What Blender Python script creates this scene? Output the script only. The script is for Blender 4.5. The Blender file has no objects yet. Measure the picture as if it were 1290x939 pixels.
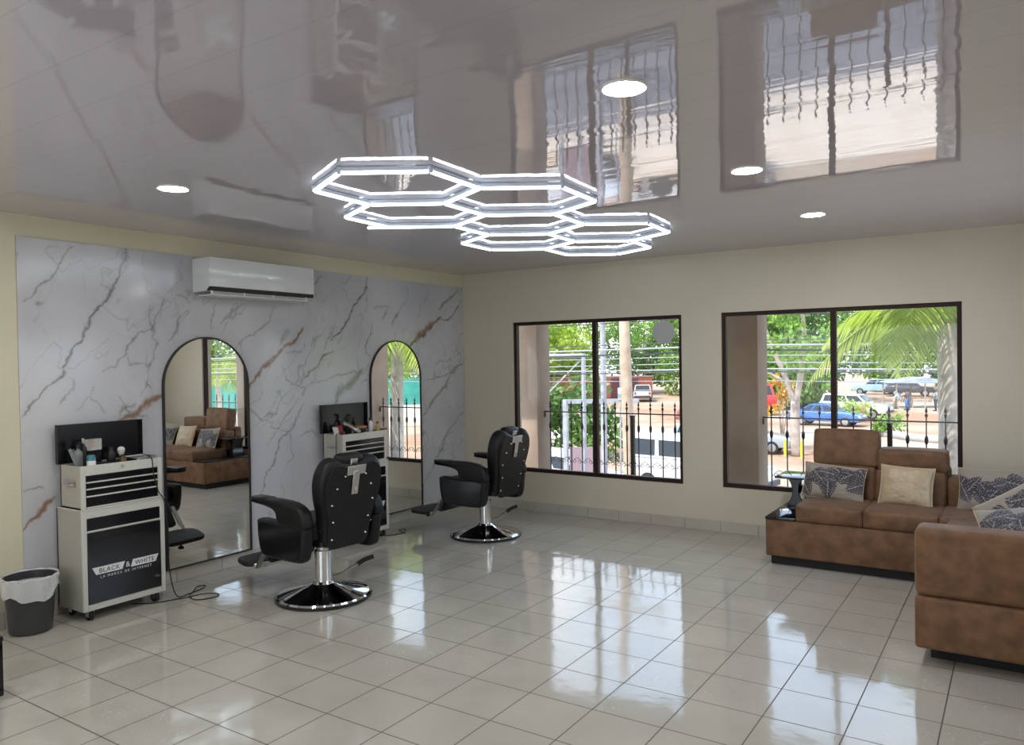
import bpy, bmesh, math, random
import numpy as np
from mathutils import Vector, Matrix
S = bpy.context.scene
COL = S.collection
PI = math.pi
random.seed(7)
np.random.seed(7)
# ------------------------------------------------------------------ camera, sky, sun, exposure
cam_d = bpy.data.cameras.new('camera')
cam = bpy.data.objects.new('camera', cam_d); COL.objects.link(cam)
cam_d.sensor_width = 36.0; cam_d.lens = 27.034; cam_d.clip_start = 0.02; cam_d.clip_end = 600
_yaw, _pitch, _roll = 0.58421, -0.0158, -0.0153
_cy, _sy, _cp, _sp = math.cos(_yaw), math.sin(_yaw), math.cos(_pitch), math.sin(_pitch)
_w = Vector((-_sy*_cp, _cy*_cp, _sp)); _r = Vector((_cy, _sy, 0)); _u = _r.cross(_w)
_cr, _sr = math.cos(_roll), math.sin(_roll)
_r2 = _r*_cr + _u*_sr; _u2 = _u*_cr - _r*_sr
cam.matrix_world = Matrix(((_r2.x, _u2.x, -_w.x, 5.091), (_r2.y, _u2.y, -_w.y, -6.731), (_r2.z, _u2.z, -_w.z, 1.565), (0, 0, 0, 1)))
S.camera = cam
S.view_settings.view_transform = 'Standard'; S.view_settings.look = 'None'
S.view_settings.gamma = 1.0; S.view_settings.use_curve_mapping = False
S.view_settings.exposure = 0.45
SKY_STRENGTH = 2.2
SUN_STRENGTH = 4.6
LAMP = 150.0          # ceiling downlights
HEX = 5.5            # hexagon tubes
world = bpy.data.worlds.new('sky'); S.world = world; world.use_nodes = True
nt = world.node_tree; nt.nodes.clear()
_o = nt.nodes.new('ShaderNodeOutputWorld'); _b = nt.nodes.new('ShaderNodeBackground')
_g = nt.nodes.new('ShaderNodeTexCoord'); _s = nt.nodes.new('ShaderNodeSeparateXYZ'); _c = nt.nodes.new('ShaderNodeValToRGB')
_n = nt.nodes.new('ShaderNodeTexNoise'); _n.inputs['Scale'].default_value = 3.2; _n.inputs['Detail'].default_value = 6
_m = nt.nodes.new('ShaderNodeMix'); _m.data_type = 'RGBA'
_cr2 = nt.nodes.new('ShaderNodeValToRGB')
nt.links.new(_g.outputs['Generated'], _s.inputs[0]); nt.links.new(_s.outputs['Z'], _c.inputs[0])
_c.color_ramp.elements[0].position = 0.0; _c.color_ramp.elements[0].color = (.86, .93, 1, 1)
_c.color_ramp.elements[1].position = 0.9; _c.color_ramp.elements[1].color = (.30, .52, .95, 1)
e = _c.color_ramp.elements.new(.3); e.color = (.60, .78, 1, 1)
nt.links.new(_g.outputs['Generated'], _n.inputs['Vector'])
_cr2.color_ramp.elements[0].position = .5; _cr2.color_ramp.elements[1].position = .68
nt.links.new(_n.outputs[0], _cr2.inputs[0]); nt.links.new(_cr2.outputs[0], _m.inputs[0])
nt.links.new(_c.outputs[0], _m.inputs[6]); _m.inputs[7].default_value = (1, 1, 1, 1)
nt.links.new(_m.outputs[2], _b.inputs[0]); _b.inputs[1].default_value = SKY_STRENGTH
nt.links.new(_b.outputs[0], _o.inputs[0])
sun_d = bpy.data.lights.new('sun', 'SUN'); sun_d.energy = SUN_STRENGTH; sun_d.angle = math.radians(.6); sun_d.color = (1, .95, .86)
sun = bpy.data.objects.new('sun', sun_d); COL.objects.link(sun)
sun.rotation_euler = Vector((0.30, 0.50, -0.95)).to_track_quat('-Z', 'Y').to_euler()
cy_ = S.cycles
cy_.max_bounces = 10; cy_.diffuse_bounces = 5; cy_.glossy_bounces = 6; cy_.transmission_bounces = 6; cy_.transparent_max_bounces = 24
cy_.caustics_reflective = False; cy_.caustics_refractive = False; cy_.sample_clamp_indirect = 6.0
cy_.use_denoising = True

# ------------------------------------------------------------------ materials
def mat(name, color, rough=.5, metal=0.0, spec=.5, coat=0.0, ior=None, emit=None, estr=0.0, sheen=0.0, trans=0.0, sub=None):
    m = bpy.data.materials.new(name); m.use_nodes = True
    b = m.node_tree.nodes['Principled BSDF']
    b.inputs['Base Color'].default_value = (*color, 1); b.inputs['Roughness'].default_value = rough
    b.inputs['Metallic'].default_value = metal; b.inputs['Specular IOR Level'].default_value = spec
    b.inputs['Coat Weight'].default_value = coat; b.inputs['Coat Roughness'].default_value = .05
    if ior: b.inputs['IOR'].default_value = ior
    if emit: b.inputs['Emission Color'].default_value = (*emit, 1); b.inputs['Emission Strength'].default_value = estr
    b.inputs['Sheen Weight'].default_value = sheen
    b.inputs['Transmission Weight'].default_value = trans
    return m
class NT:
    def __init__(s, m): s.t = m.node_tree; s.b = s.t.nodes['Principled BSDF']; s.n = s.t.nodes; s.l = s.t.links
    def tc(s, k='Object'): return s.n.new('ShaderNodeTexCoord').outputs[k]
    def mapping(s, v, scale=(1, 1, 1), rot=(0, 0, 0), loc=(0, 0, 0)):
        n = s.n.new('ShaderNodeMapping'); s.l.new(v, n.inputs[0])
        n.inputs['Scale'].default_value = scale; n.inputs['Rotation'].default_value = rot; n.inputs['Location'].default_value = loc
        return n.outputs[0]
    def noise(s, v, scale, detail=3, rough=.5, dist=0.0):
        n = s.n.new('ShaderNodeTexNoise'); s.l.new(v, n.inputs['Vector'])
        n.inputs['Scale'].default_value = scale; n.inputs['Detail'].default_value = detail
        n.inputs['Roughness'].default_value = rough; n.inputs['Distortion'].default_value = dist
        return n.outputs[0]
    def ramp(s, f, stops):
        n = s.n.new('ShaderNodeValToRGB'); s.l.new(f, n.inputs[0]); el = n.color_ramp.elements
        el[0].position = stops[0][0]; el[0].color = (*stops[0][1], 1); el[1].position = stops[-1][0]; el[1].color = (*stops[-1][1], 1)
        for p, c in stops[1:-1]: x = el.new(p); x.color = (*c, 1)
        return n.outputs[0]
    def math(s, op, a, b=None, c=None):
        n = s.n.new('ShaderNodeMath'); n.operation = op
        for i, x in enumerate((a, b, c)):
            if x is None: continue
            if isinstance(x, (int, float)): n.inputs[i].default_value = x
            else: s.l.new(x, n.inputs[i])
        return n.outputs[0]
    def mix(s, f, a, b, mode='MIX'):
        n = s.n.new('ShaderNodeMix'); n.data_type = 'RGBA'; n.blend_type = mode
        for i, x in ((0, f), (6, a), (7, b)):
            if isinstance(x, (int, float)): n.inputs[i].default_value = x
            elif isinstance(x, tuple): n.inputs[i].default_value = (*x, 1)
            else: s.l.new(x, n.inputs[i])
        return n.outputs[2]
    def color(s, c): s.l.new(c, s.b.inputs['Base Color'])
    def bump(s, h, strength=.2, dist=.01):
        n = s.n.new('ShaderNodeBump'); n.inputs['Strength'].default_value = strength; n.inputs['Distance'].default_value = dist
        s.l.new(h, n.inputs['Height']); s.l.new(n.outputs[0], s.b.inputs['Normal']); return n
def noisy(name, c1, c2, scale=4, rough=.5, bump=.0, bscale=60, detail=4, lo=.35, hi=.65, **k):
    m = mat(name, c1, rough, **k); t = NT(m); v = t.tc()
    t.color(t.ramp(t.noise(v, scale, detail), [(lo, c1), (hi, c2)]))
    if bump: t.bump(t.noise(v, bscale, 4), bump, .005)
    return m

def floor_mat():
    m = mat('glazed floor tile', (.42, .41, .37), .07, spec=.5, ior=1.62); t = NT(m); v = t.tc()
    sp = t.n.new('ShaderNodeSeparateXYZ'); t.l.new(v, sp.inputs[0])
    TX, TY = .3297, .3275
    fx = t.math('DIVIDE', t.math('SUBTRACT', sp.outputs[0], .522-33*TX), TX)
    fy = t.math('DIVIDE', t.math('SUBTRACT', sp.outputs[1], -3.70-33*TY), TY)
    ex = t.math('PINGPONG', fx, .5); ey = t.math('PINGPONG', fy, .5)
    d = t.math('MINIMUM', ex, ey)
    g = t.math('LESS_THAN', d, .0085)
    ix = t.math('FLOOR', fx); iy = t.math('FLOOR', fy)
    cmb = t.n.new('ShaderNodeCombineXYZ'); t.l.new(ix, cmb.inputs[0]); t.l.new(iy, cmb.inputs[1])
    wn = t.n.new('ShaderNodeTexWhiteNoise'); wn.noise_dimensions = '3D'; t.l.new(cmb.outputs[0], wn.inputs[0])
    # faint pale hair lines in the glaze
    va = t.n.new('ShaderNodeVectorMath'); va.operation = 'MULTIPLY_ADD'; t.l.new(cmb.outputs[0], va.inputs[0]); va.inputs[1].default_value = (3.7, 5.1, 0); t.l.new(v, va.inputs[2])
    n1 = t.noise(va.outputs[0], 5.0, 2, .5, 2.5)
    vein = t.math('LESS_THAN', t.math('ABSOLUTE', t.math('SUBTRACT', n1, .5)), .0045)
    n2 = t.noise(v, 1.1, 2)
    vein = t.math('MULTIPLY', vein, t.math('GREATER_THAN', n2, .53))
    base = t.ramp(t.noise(v, 2.5, 4), [(.3, (.47, .445, .38)), (.7, (.54, .51, .44))])
    base = t.mix(t.math('MULTIPLY', wn.outputs[0], .12), base, (.42, .40, .36))
    base = t.mix(t.math('MULTIPLY', vein, .35), base, (.75, .74, .72))
    t.color(t.mix(g, base, (.085, .07, .055)))
    r = t.math('ADD', .055, t.math('MULTIPLY', g, .5)); r = t.math('ADD', r, t.math('MULTIPLY', t.noise(v, 6, 3), .05)); t.l.new(r, t.b.inputs['Roughness'])
    # each tile tilts a hair, glaze is slightly wavy
    tilt = t.n.new('ShaderNodeVectorMath'); tilt.operation = 'SUBTRACT'; t.l.new(wn.outputs[1], tilt.inputs[0]); tilt.inputs[1].default_value = (.5, .5, .5)
    ts = t.n.new('ShaderNodeVectorMath'); ts.operation = 'MULTIPLY'; t.l.new(tilt.outputs[0], ts.inputs[0]); ts.inputs[1].default_value = (.009, .009, 0)
    bp = t.n.new('ShaderNodeBump'); bp.inputs['Strength'].default_value = .10; bp.inputs['Distance'].default_value = .01
    h = t.math('ADD', t.math('MULTIPLY', t.noise(v, 7, 3), 1.0), t.math('MULTIPLY', g, -.25)); h = t.math('ADD', h, t.math('MULTIPLY', vein, .06)); t.l.new(h, bp.inputs['Height'])
    ad = t.n.new('ShaderNodeVectorMath'); ad.operation = 'ADD'; t.l.new(bp.outputs[0], ad.inputs[0]); t.l.new(ts.outputs[0], ad.inputs[1])
    t.l.new(ad.outputs[0], t.b.inputs['Normal'])
    return m
def ceiling_mat():
    m = mat('glossy ceiling plank', (.55, .51, .56), .03, spec=.5, ior=2.6); t = NT(m); v = t.tc()
    sp = t.n.new('ShaderNodeSeparateXYZ'); t.l.new(v, sp.inputs[0])
    f = t.math('DIVIDE', sp.outputs[1], .25)
    e = t.math('PINGPONG', f, .5); j = t.math('LESS_THAN', e, .014)
    row = t.math('FLOOR', f)
    cmb = t.n.new('ShaderNodeCombineXYZ'); t.l.new(row, cmb.inputs[0])
    wn = t.n.new('ShaderNodeTexWhiteNoise'); t.l.new(cmb.outputs[0], wn.inputs[0])
    t.color(t.mix(t.math('MULTIPLY', j, .22), t.mix(t.math('MULTIPLY', wn.outputs[0], .06), (.55, .51, .56), (.49, .455, .50)), (.36, .345, .36)))
    # planks belly a little and ripple along their length
    belly = t.math('MULTIPLY', t.math('MULTIPLY', e, e), -.10)
    va = t.n.new('ShaderNodeVectorMath'); va.operation = 'MULTIPLY_ADD'; t.l.new(cmb.outputs[0], va.inputs[0]); va.inputs[1].default_value = (9.3, 4.1, 0)
    t.l.new(t.mapping(v, (1.6, 9.0, 1)), va.inputs[2])
    rip = t.noise(va.outputs[0], 1.0, 2)
    rip2 = t.noise(t.mapping(v, (.5, 45, 1)), 1.0, 1)
    h = t.math('ADD', belly, t.math('ADD', t.math('MULTIPLY', rip, .15), t.math('MULTIPLY', rip2, .016)))
    h = t.math('SUBTRACT', h, t.math('MULTIPLY', j, .06))
    bp = t.n.new('ShaderNodeBump'); bp.inputs['Strength'].default_value = .22; bp.inputs['Distance'].default_value = .02; t.l.new(h, bp.inputs['Height'])
    tilt = t.n.new('ShaderNodeVectorMath'); tilt.operation = 'SUBTRACT'; t.l.new(wn.outputs[1], tilt.inputs[0]); tilt.inputs[1].default_value = (.5, .5, .5)
    ts = t.n.new('ShaderNodeVectorMath'); ts.operation = 'MULTIPLY'; t.l.new(tilt.outputs[0], ts.inputs[0]); ts.inputs[1].default_value = (.004, .016, 0)
    ad = t.n.new('ShaderNodeVectorMath'); ad.operation = 'ADD'; t.l.new(bp.outputs[0], ad.inputs[0]); t.l.new(ts.outputs[0], ad.inputs[1])
    va2 = t.n.new('ShaderNodeVectorMath'); va2.operation = 'MULTIPLY_ADD'; t.l.new(cmb.outputs[0], va2.inputs[0]); va2.inputs[1].default_value = (5.7, 3.3, 0); t.l.new(t.mapping(v, (.6, 17, 1)), va2.inputs[2])
    wob = t.math('MULTIPLY', t.math('SUBTRACT', t.noise(va2.outputs[0], 1.0, 2), .5), .020)
    cw = t.n.new('ShaderNodeCombineXYZ'); t.l.new(wob, cw.inputs[0])
    ad2 = t.n.new('ShaderNodeVectorMath'); ad2.operation = 'ADD'; t.l.new(ad.outputs[0], ad2.inputs[0]); t.l.new(cw.outputs[0], ad2.inputs[1])
    t.l.new(ad2.outputs[0], t.b.inputs['Normal'])
    return m
def attr_mat(name, rough=.3, ior=1.5, sheen=0, bump=0):
    m = mat(name, (.5, .5, .5), rough, ior=ior, sheen=sheen); t = NT(m)
    a = t.n.new('ShaderNodeVertexColor'); a.layer_name = 'tint'; t.color(a.outputs[0])
    if bump: t.bump(t.noise(t.tc(), 220, 3), bump, .004)
    return m
def glass_mat(name, refl=.08, tint=(1, 1, 1)):
    m = bpy.data.materials.new(name); m.use_nodes = True; t = m.node_tree; t.nodes.clear()
    o = t.nodes.new('ShaderNodeOutputMaterial'); tr = t.nodes.new('ShaderNodeBsdfTransparent'); gl = t.nodes.new('ShaderNodeBsdfGlossy')
    gl.inputs['Roughness'].default_value = .01; tr.inputs[0].default_value = (*tint, 1)
    mx = t.nodes.new('ShaderNodeMixShader'); lw = t.nodes.new('ShaderNodeLayerWeight'); pw = t.nodes.new('ShaderNodeMath'); pw.operation = 'POWER'; t.links.new(lw.outputs['Facing'], pw.inputs[0]); pw.inputs[1].default_value = 4.0; fr = t.nodes.new('ShaderNodeMath'); fr.operation = 'MULTIPLY_ADD'; t.links.new(pw.outputs[0], fr.inputs[0]); fr.inputs[1].default_value = .45; fr.inputs[2].default_value = .015
    t.links.new(fr.outputs[0], mx.inputs[0]); t.links.new(tr.outputs[0], mx.inputs[1]); t.links.new(gl.outputs[0], mx.inputs[2]); t.links.new(mx.outputs[0], o.inputs[0])
    return m
def leaf_mat(name, c1, c2, c3, tr=.35):
    m = bpy.data.materials.new(name); m.use_nodes = True; t = m.node_tree
    b = t.nodes['Principled BSDF']; b.inputs['Roughness'].default_value = .45
    g = t.nodes.new('ShaderNodeTexNoise'); tc = t.nodes.new('ShaderNodeTexCoord'); t.links.new(tc.outputs['Object'], g.inputs['Vector']); g.inputs['Scale'].default_value = .7; g.inputs['Detail'].default_value = 8; g.inputs['Roughness'].default_value = .75
    r = t.nodes.new('ShaderNodeValToRGB'); el = r.color_ramp.elements; el[0].position = .32; el[0].color = (*c1, 1); el[1].position = .68; el[1].color = (*c3, 1); x = el.new(.5); x.color = (*c2, 1)
    t.links.new(g.outputs[0], r.inputs[0]); t.links.new(r.outputs[0], b.inputs['Base Color'])
    tl = t.nodes.new('ShaderNodeBsdfTranslucent'); t.links.new(r.outputs[0], tl.inputs[0])
    mx = t.nodes.new('ShaderNodeMixShader'); mx.inputs[0].default_value = tr; o = t.nodes['Material Output']
    t.links.new(b.outputs[0], mx.inputs[1]); t.links.new(tl.outputs[0], mx.inputs[2]); t.links.new(mx.outputs[0], o.inputs[0])
    return m
M = {}
M['floor'] = floor_mat(); M['ceiling'] = ceiling_mat()
M['cream'] = noisy('cream wall paint', (.66, .615, .44), (.70, .655, .48), 1.2, .55, bump=.04, bscale=90)
M['greige'] = noisy('pale greige wall paint', (.60, .550, .425), (.63, .58, .455), 1.2, .5, bump=.04, bscale=90)
M['skirt'] = noisy('beige skirting tile', (.47, .44, .38), (.53, .50, .44), 3, .15)
M['skirt_joint'] = mat('skirting grout', (.12, .10, .08), .8)
M['marble'] = attr_mat('marble print panel', .13, 1.55)
M['window_frame'] = mat('dark brown window frame', (.026, .012, .008), .5, spec=.25)
M['glass'] = glass_mat('window glass')
M['column'] = noisy('cement rendered column', (.30, .215, .16), (.38, .29, .22), 2.2, .9, bump=.15, bscale=40)
M['iron'] = mat('dark iron', (.022, .016, .014), .5, metal=.3)
M['concrete'] = noisy('porch concrete', (.30, .28, .27), (.40, .38, .36), 1.5, .85)
M['chrome'] = mat('chrome', (.75, .75, .76), .07, metal=1)
M['steel'] = mat('brushed steel', (.62, .60, .57), .28, metal=1)
M['leather'] = noisy('black leather', (.007, .007, .0075), (.011, .011, .012), 30, .42, bump=.12, bscale=260, spec=.3)
M['black_plastic'] = mat('black plastic', (.012, .012, .012), .35)
M['black_gloss'] = mat('black lacquer', (.006, .006, .008), .09)
M['rubber'] = mat('black rubber', (.010, .010, .010), .7)
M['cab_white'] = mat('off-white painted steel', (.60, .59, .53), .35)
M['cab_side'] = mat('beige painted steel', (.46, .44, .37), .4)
M['cab_black'] = mat('black painted steel', (.008, .008, .010), .16)
M['white'] = mat('white plastic', (.78, .78, .77), .2)
M['white_print'] = mat('white print', (.75, .75, .75), .5)
M['ac_white'] = mat('air conditioner plastic', (.70, .72, .72), .12)
M['ac_grey'] = mat('grey vent plastic', (.42, .42, .41), .4)
M['dark_gap'] = mat('dark vent', (.012, .012, .012), .6)
M['mirror'] = mat('mirror glass', (.93, .94, .92), .0, metal=1)
M['suede'] = noisy('brown suede', (.205, .100, .042), (.120, .056, .022), 12.0, .62, bump=.06, bscale=300, detail=9, lo=.36, hi=.66, sheen=.10)
M['suede_dark'] = mat('dark razor brown', (.06, .028, .014), .8)  # plain dark brown, used on the razor handle
M['print_fabric'] = attr_mat('leaf print fabric', .75, 1.4, .2, .15)
M['gold'] = noisy('champagne satin', (.47, .36, .22), (.56, .44, .28), 10, .36, bump=.15, bscale=70, sheen=.3)
M['lamp'] = mat('downlight diffuser', (.8, .8, .8), .4, emit=(.97, .98, 1), estr=LAMP)
M['tube'] = mat('light tube diffuser', (.8, .8, .8), .4, emit=(.84, .95, 1), estr=HEX)
M['rail'] = mat('pale blue grey tube rail', (.60, .68, .80), .35)
M['bag'] = mat('white plastic bag', (.72, .72, .72), .3, trans=.25)
M['bin'] = noisy('charcoal bin plastic', (.040, .041, .045), (.055, .056, .06), 8, .35)
M['ground'] = None
def ground_mat():
    m = mat('dirt lot', (.5, .36, .24), .95); t = NT(m); v = t.tc()
    a = t.ramp(t.noise(v, .10, 5), [(.38, (.40, .21, .115)), (.5, (.46, .32, .215)), (.62, (.50, .42, .33))])
    b = t.ramp(t.noise(v, 1.2, 5), [(.4, (.55, .5, .42)), (.65, (.9, .9, .9))])
    t.color(t.mix(.55, a, b, 'MULTIPLY')); return m
M['ground'] = ground_mat()
M['bark'] = noisy('grey bark', (.30, .24, .20), (.46, .38, .32), 3, .9, bump=.4, bscale=8)
M['palm_bark'] = noisy('pale palm bark', (.38, .33, .28), (.52, .46, .40), 6, .9, bump=.6, bscale=18)
M['pole_wood'] = noisy('weathered wood pole', (.40, .27, .17), (.55, .41, .29), 3, .85, bump=.3, bscale=10)
M['leaf_lime'] = leaf_mat('lime foliage', (.16, .28, .02), (.36, .50, .05), (.56, .64, .12))
M['leaf_green'] = leaf_mat('green foliage', (.07, .17, .02), (.20, .36, .05), (.40, .52, .12))
M['leaf_dark'] = leaf_mat('dark foliage', (.03, .09, .02), (.10, .20, .04), (.22, .33, .08))
M['leaf_palm'] = leaf_mat('palm leaflets', (.28, .42, .05), (.50, .62, .12), (.72, .76, .28), .4)
M['leaf_orange'] = leaf_mat('orange foliage', (.45, .16, .02), (.60, .33, .03), (.55, .45, .06))

# ------------------------------------------------------------------ mesh helpers
def obj(name, bm, m, parent=None, angle=38, mats=None):
    me = bpy.data.meshes.new(name)
    if isinstance(bm, bmesh.types.BMesh):
        bmesh.ops.recalc_face_normals(bm, faces=bm.faces[:]) ; bm.to_mesh(me); bm.free()
    else: me = bm
    for x in (mats or [m]): me.materials.append(x)
    if len(me.polygons):
        me.polygons.foreach_set('use_smooth', [True]*len(me.polygons))
        if angle < 179: me.set_sharp_from_angle(angle=math.radians(angle))
    o = bpy.data.objects.new(name, me); COL.objects.link(o)
    if parent: o.parent = parent
    return o
def tag(o, label, cat, group=None, kind=None):
    if label: o['label'] = label
    if cat: o['category'] = cat
    if group: o['group'] = group
    if kind: o['kind'] = kind
    return o
def thing(name, label, cat, loc=(0, 0, 0), rz=0, group=None):
    o = bpy.data.objects.new(name, None); COL.objects.link(o); o.empty_display_size = .1
    o.location = loc; o.rotation_euler = (0, 0, rz); tag(o, label, cat, group); return o
def struct(name, bm, m, **k):
    o = obj(name, bm, m, **k); o['kind'] = 'structure'; return o
def children(o): return [c for c in COL.objects if c.parent == o]
def dup(root, loc=None, rz=None, label=None):
    r = root.copy(); COL.objects.link(r)
    if loc is not None: r.location = loc
    if rz is not None: r.rotation_euler = (0, 0, rz)
    if label: r['label'] = label
    for ch in children(root):
        c = ch.copy(); COL.objects.link(c); c.parent = r
        for g in children(ch):
            d = g.copy(); COL.objects.link(d); d.parent = c
    return r
def B(): return bmesh.new()
def merge(bm, tmp, mx=None):
    if mx is not None: bmesh.ops.transform(tmp, matrix=mx, verts=tmp.verts[:])
    me = bpy.data.meshes.new('t'); tmp.to_mesh(me); tmp.free(); bm.from_mesh(me); bpy.data.meshes.remove(me)
def box(bm, x0, x1, y0, y1, z0, z1, r=0, seg=2, mx=None):
    t = bmesh.new(); bmesh.ops.create_cube(t, size=1)
    bmesh.ops.transform(t, matrix=Matrix.Translation(((x0+x1)/2, (y0+y1)/2, (z0+z1)/2)) @ Matrix.Diagonal((x1-x0, y1-y0, z1-z0, 1)), verts=t.verts[:])
    if r: bmesh.ops.bevel(t, geom=t.edges[:], offset=r, segments=seg, affect='EDGES', profile=.5)
    merge(bm, t, mx); return bm
def frame_of(a, b):
    z = (Vector(b)-Vector(a)); L = z.length; z.normalize()
    x = z.orthogonal().normalized(); y = z.cross(x)
    return Matrix(((x.x, y.x, z.x, a[0]), (x.y, y.y, z.y, a[1]), (x.z, y.z, z.z, a[2]), (0, 0, 0, 1))), L
def cyl(bm, a, b, r0, r1=None, n=16):
    r1 = r0 if r1 is None else r1
    f, L = frame_of(a, b); t = bmesh.new()
    bmesh.ops.create_cone(t, cap_ends=True, segments=n, radius1=r0, radius2=r1, depth=L)
    merge(bm, t, f @ Matrix.Translation((0, 0, L/2))); return bm
def lathe(bm, prof, n=32, mx=None):
    t = bmesh.new(); rings = []
    for r, z in prof:
        rings.append([t.verts.new((r*math.cos(2*PI*i/n), r*math.sin(2*PI*i/n), z)) for i in range(n)] if r > 1e-6 else [t.verts.new((0, 0, z))])
    for a, b in zip(rings, rings[1:]):
        for i in range(n):
            j = (i+1) % n
            if len(a) == 1 and len(b) == 1: continue
            if len(a) == 1: t.faces.new((a[0], b[i], b[j]))
            elif len(b) == 1: t.faces.new((a[i], a[j], b[0]))
            else: t.faces.new((a[i], a[j], b[j], b[i]))
    merge(bm, t, mx); return bm
def tube(bm, pts, r, n=8, closed=False, r_end=None):
    pts = [Vector(p) for p in pts]; t = bmesh.new(); rings = []; N = len(pts); up = None
    for i, p in enumerate(pts):
        d = (pts[(i+1) % N]-pts[i-1]) if closed else (pts[min(i+1, N-1)]-pts[max(i-1, 0)])
        d.normalize()
        up = d.orthogonal().normalized() if up is None else (up-d*up.dot(d)).normalized()
        s = d.cross(up); rr = r if r_end is None else r+(r_end-r)*i/(N-1)
        rings.append([t.verts.new(p+(up*math.cos(2*PI*k/n)+s*math.sin(2*PI*k/n))*rr) for k in range(n)])
    for i in range(N if closed else N-1):
        a, b = rings[i], rings[(i+1) % N]
        for k in range(n): t.faces.new((a[k], a[(k+1) % n], b[(k+1) % n], b[k]))
    if not closed: t.faces.new(rings[0][::-1]); t.faces.new(rings[-1])
    merge(bm, t); return bm
def smooth_pts(pts, n=6):
    P = [Vector(p) for p in pts]; out = []
    for i in range(len(P)-1):
        p0, p1, p2, p3 = P[max(i-1, 0)], P[i], P[i+1], P[min(i+2, len(P)-1)]
        for k in range(n):
            t = k/n; out.append(.5*((2*p1)+(p2-p0)*t+(2*p0-5*p1+4*p2-p3)*t*t+(3*p1-p0-3*p2+p3)*t*t*t))
    out.append(P[-1]); return out
def prism(bm, poly, h, mx=None, r=0, seg=2, center=True):
    """outline in local XY pushed along local Z"""
    t = bmesh.new(); z0 = -h/2 if center else 0
    vs = [t.verts.new((x, y, z0)) for x, y in poly]; f = t.faces.new(vs)
    g = bmesh.ops.extrude_face_region(t, geom=[f]); bmesh.ops.translate(t, verts=[v for v in g['geom'] if isinstance(v, bmesh.types.BMVert)], vec=(0, 0, h))
    bmesh.ops.recalc_face_normals(t, faces=t.faces[:])
    if r:
        caps = [fc for fc in t.faces if len(fc.verts) == len(poly) and abs(fc.normal.z) > .9]
        es = {e for fc in caps for e in fc.edges}
        bmesh.ops.bevel(t, geom=list(es), offset=r, segments=seg, affect='EDGES', profile=.5)
    merge(bm, t, mx); return bm
def smooth_poly(pts, n=5):
    P = [Vector((*p, 0)) for p in pts]; N = len(P); out = []
    for i in range(N):
        p0, p1, p2, p3 = P[i-1], P[i], P[(i+1) % N], P[(i+2) % N]
        for k in range(n):
            t = k/n; q = .5*((2*p1)+(p2-p0)*t+(2*p0-5*p1+4*p2-p3)*t*t+(3*p1-p0-3*p2+p3)*t*t*t); out.append((q.x, q.y))
    return out
XZ = Matrix(((1, 0, 0, 0), (0, 0, -1, 0), (0, 1, 0, 0), (0, 0, 0, 1)))   # local XY -> world XZ, local Z -> -Y
YZ = Matrix(((0, 0, 1, 0), (1, 0, 0, 0), (0, 1, 0, 0), (0, 0, 0, 1)))    # local XY -> world YZ, local Z -> X
def T(x, y, z): return Matrix.Translation((x, y, z))
def R(a, ax): return Matrix.Rotation(a, 4, ax)
def vnoise(x, y, s=0):
    """numpy value noise"""
    xi, yi = np.floor(x).astype(int), np.floor(y).astype(int); fx, fy = x-xi, y-yi
    fx, fy = fx*fx*(3-2*fx), fy*fy*(3-2*fy)
    def h(a, b):
        n = np.sin(a*127.1+b*311.7+s*74.7)*43758.5453; return n-np.floor(n)
    return (h(xi, yi)*(1-fx)+h(xi+1, yi)*fx)*(1-fy)+(h(xi, yi+1)*(1-fx)+h(xi+1, yi+1)*fx)*fy
def fbm(x, y, s=0, o=4):
    a, v = .5, 0
    for i in range(o): v = v+a*vnoise(x*2**i, y*2**i, s+i); a *= .5
    return v/(1-.5**o)
def set_tint(me, cols):
    at = me.color_attributes.new('tint', 'FLOAT_COLOR', 'POINT')
    c = np.ones((len(me.vertices), 4), dtype=np.float32); c[:, :3] = cols; at.data.foreach_set('color', c.ravel())
def grid_mesh(name, P):
    """P: (ny,nx,3) -> mesh of quads"""
    ny, nx = P.shape[:2]; idx = np.arange(ny*nx).reshape(ny, nx)
    f = np.stack([idx[:-1, :-1], idx[:-1, 1:], idx[1:, 1:], idx[1:, :-1]], -1).reshape(-1, 4)
    me = bpy.data.meshes.new(name); me.from_pydata(P.reshape(-1, 3).tolist(), [], f.tolist()); me.update(); return me

# ------------------------------------------------------------------ the room
H = 2.503; XR = 5.78; YB = -8.2
struct('floor', box(B(), -.15, XR+.15, YB-.15, .15, -.14, 0), M['floor'])
struct('ceiling', box(B(), -.15, XR+.15, YB-.15, .15, H, H+.12), M['ceiling'])
struct('wall_left', box(B(), -.15, 0, YB-.15, .15, 0, H), M['cream'])
WIN = [(.655, 2.505), (2.874, 4.724)]; WZ = (.404, 1.960)
bm = B()
xs = [0, *WIN[0], *WIN[1], XR+.15]
for i in (0, 2, 4): box(bm, xs[i], xs[i+1], 0, .15, 0, H)
for a, b in WIN: box(bm, a, b, 0, .15, 0, WZ[0]); box(bm, a, b, 0, .15, WZ[1], H)
struct('wall_back', bm, M['greige'])
RW = (-2.75, -.85)                       # window in the right wall, above the sofa
bm = B()
box(bm, XR, XR+.15, YB-.15, RW[0], 0, H); box(bm, XR, XR+.15, RW[1], 0, 0, H)
box(bm, XR, XR+.15, RW[0], RW[1], 0, .80); box(bm, XR, XR+.15, RW[0], RW[1], 2.0, H)
struct('wall_right', bm, M['greige'])
bm = B()                                 # rear wall behind the camera, with an unseen glazed opening added for daylight
box(bm, 0, 1.2, YB-.15, YB, 0, H); box(bm, 4.6, XR, YB-.15, YB, 0, H); box(bm, 1.2, 4.6, YB-.15, YB, 2.15, H)
struct('wall_rear', bm, M['cream'])
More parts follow.
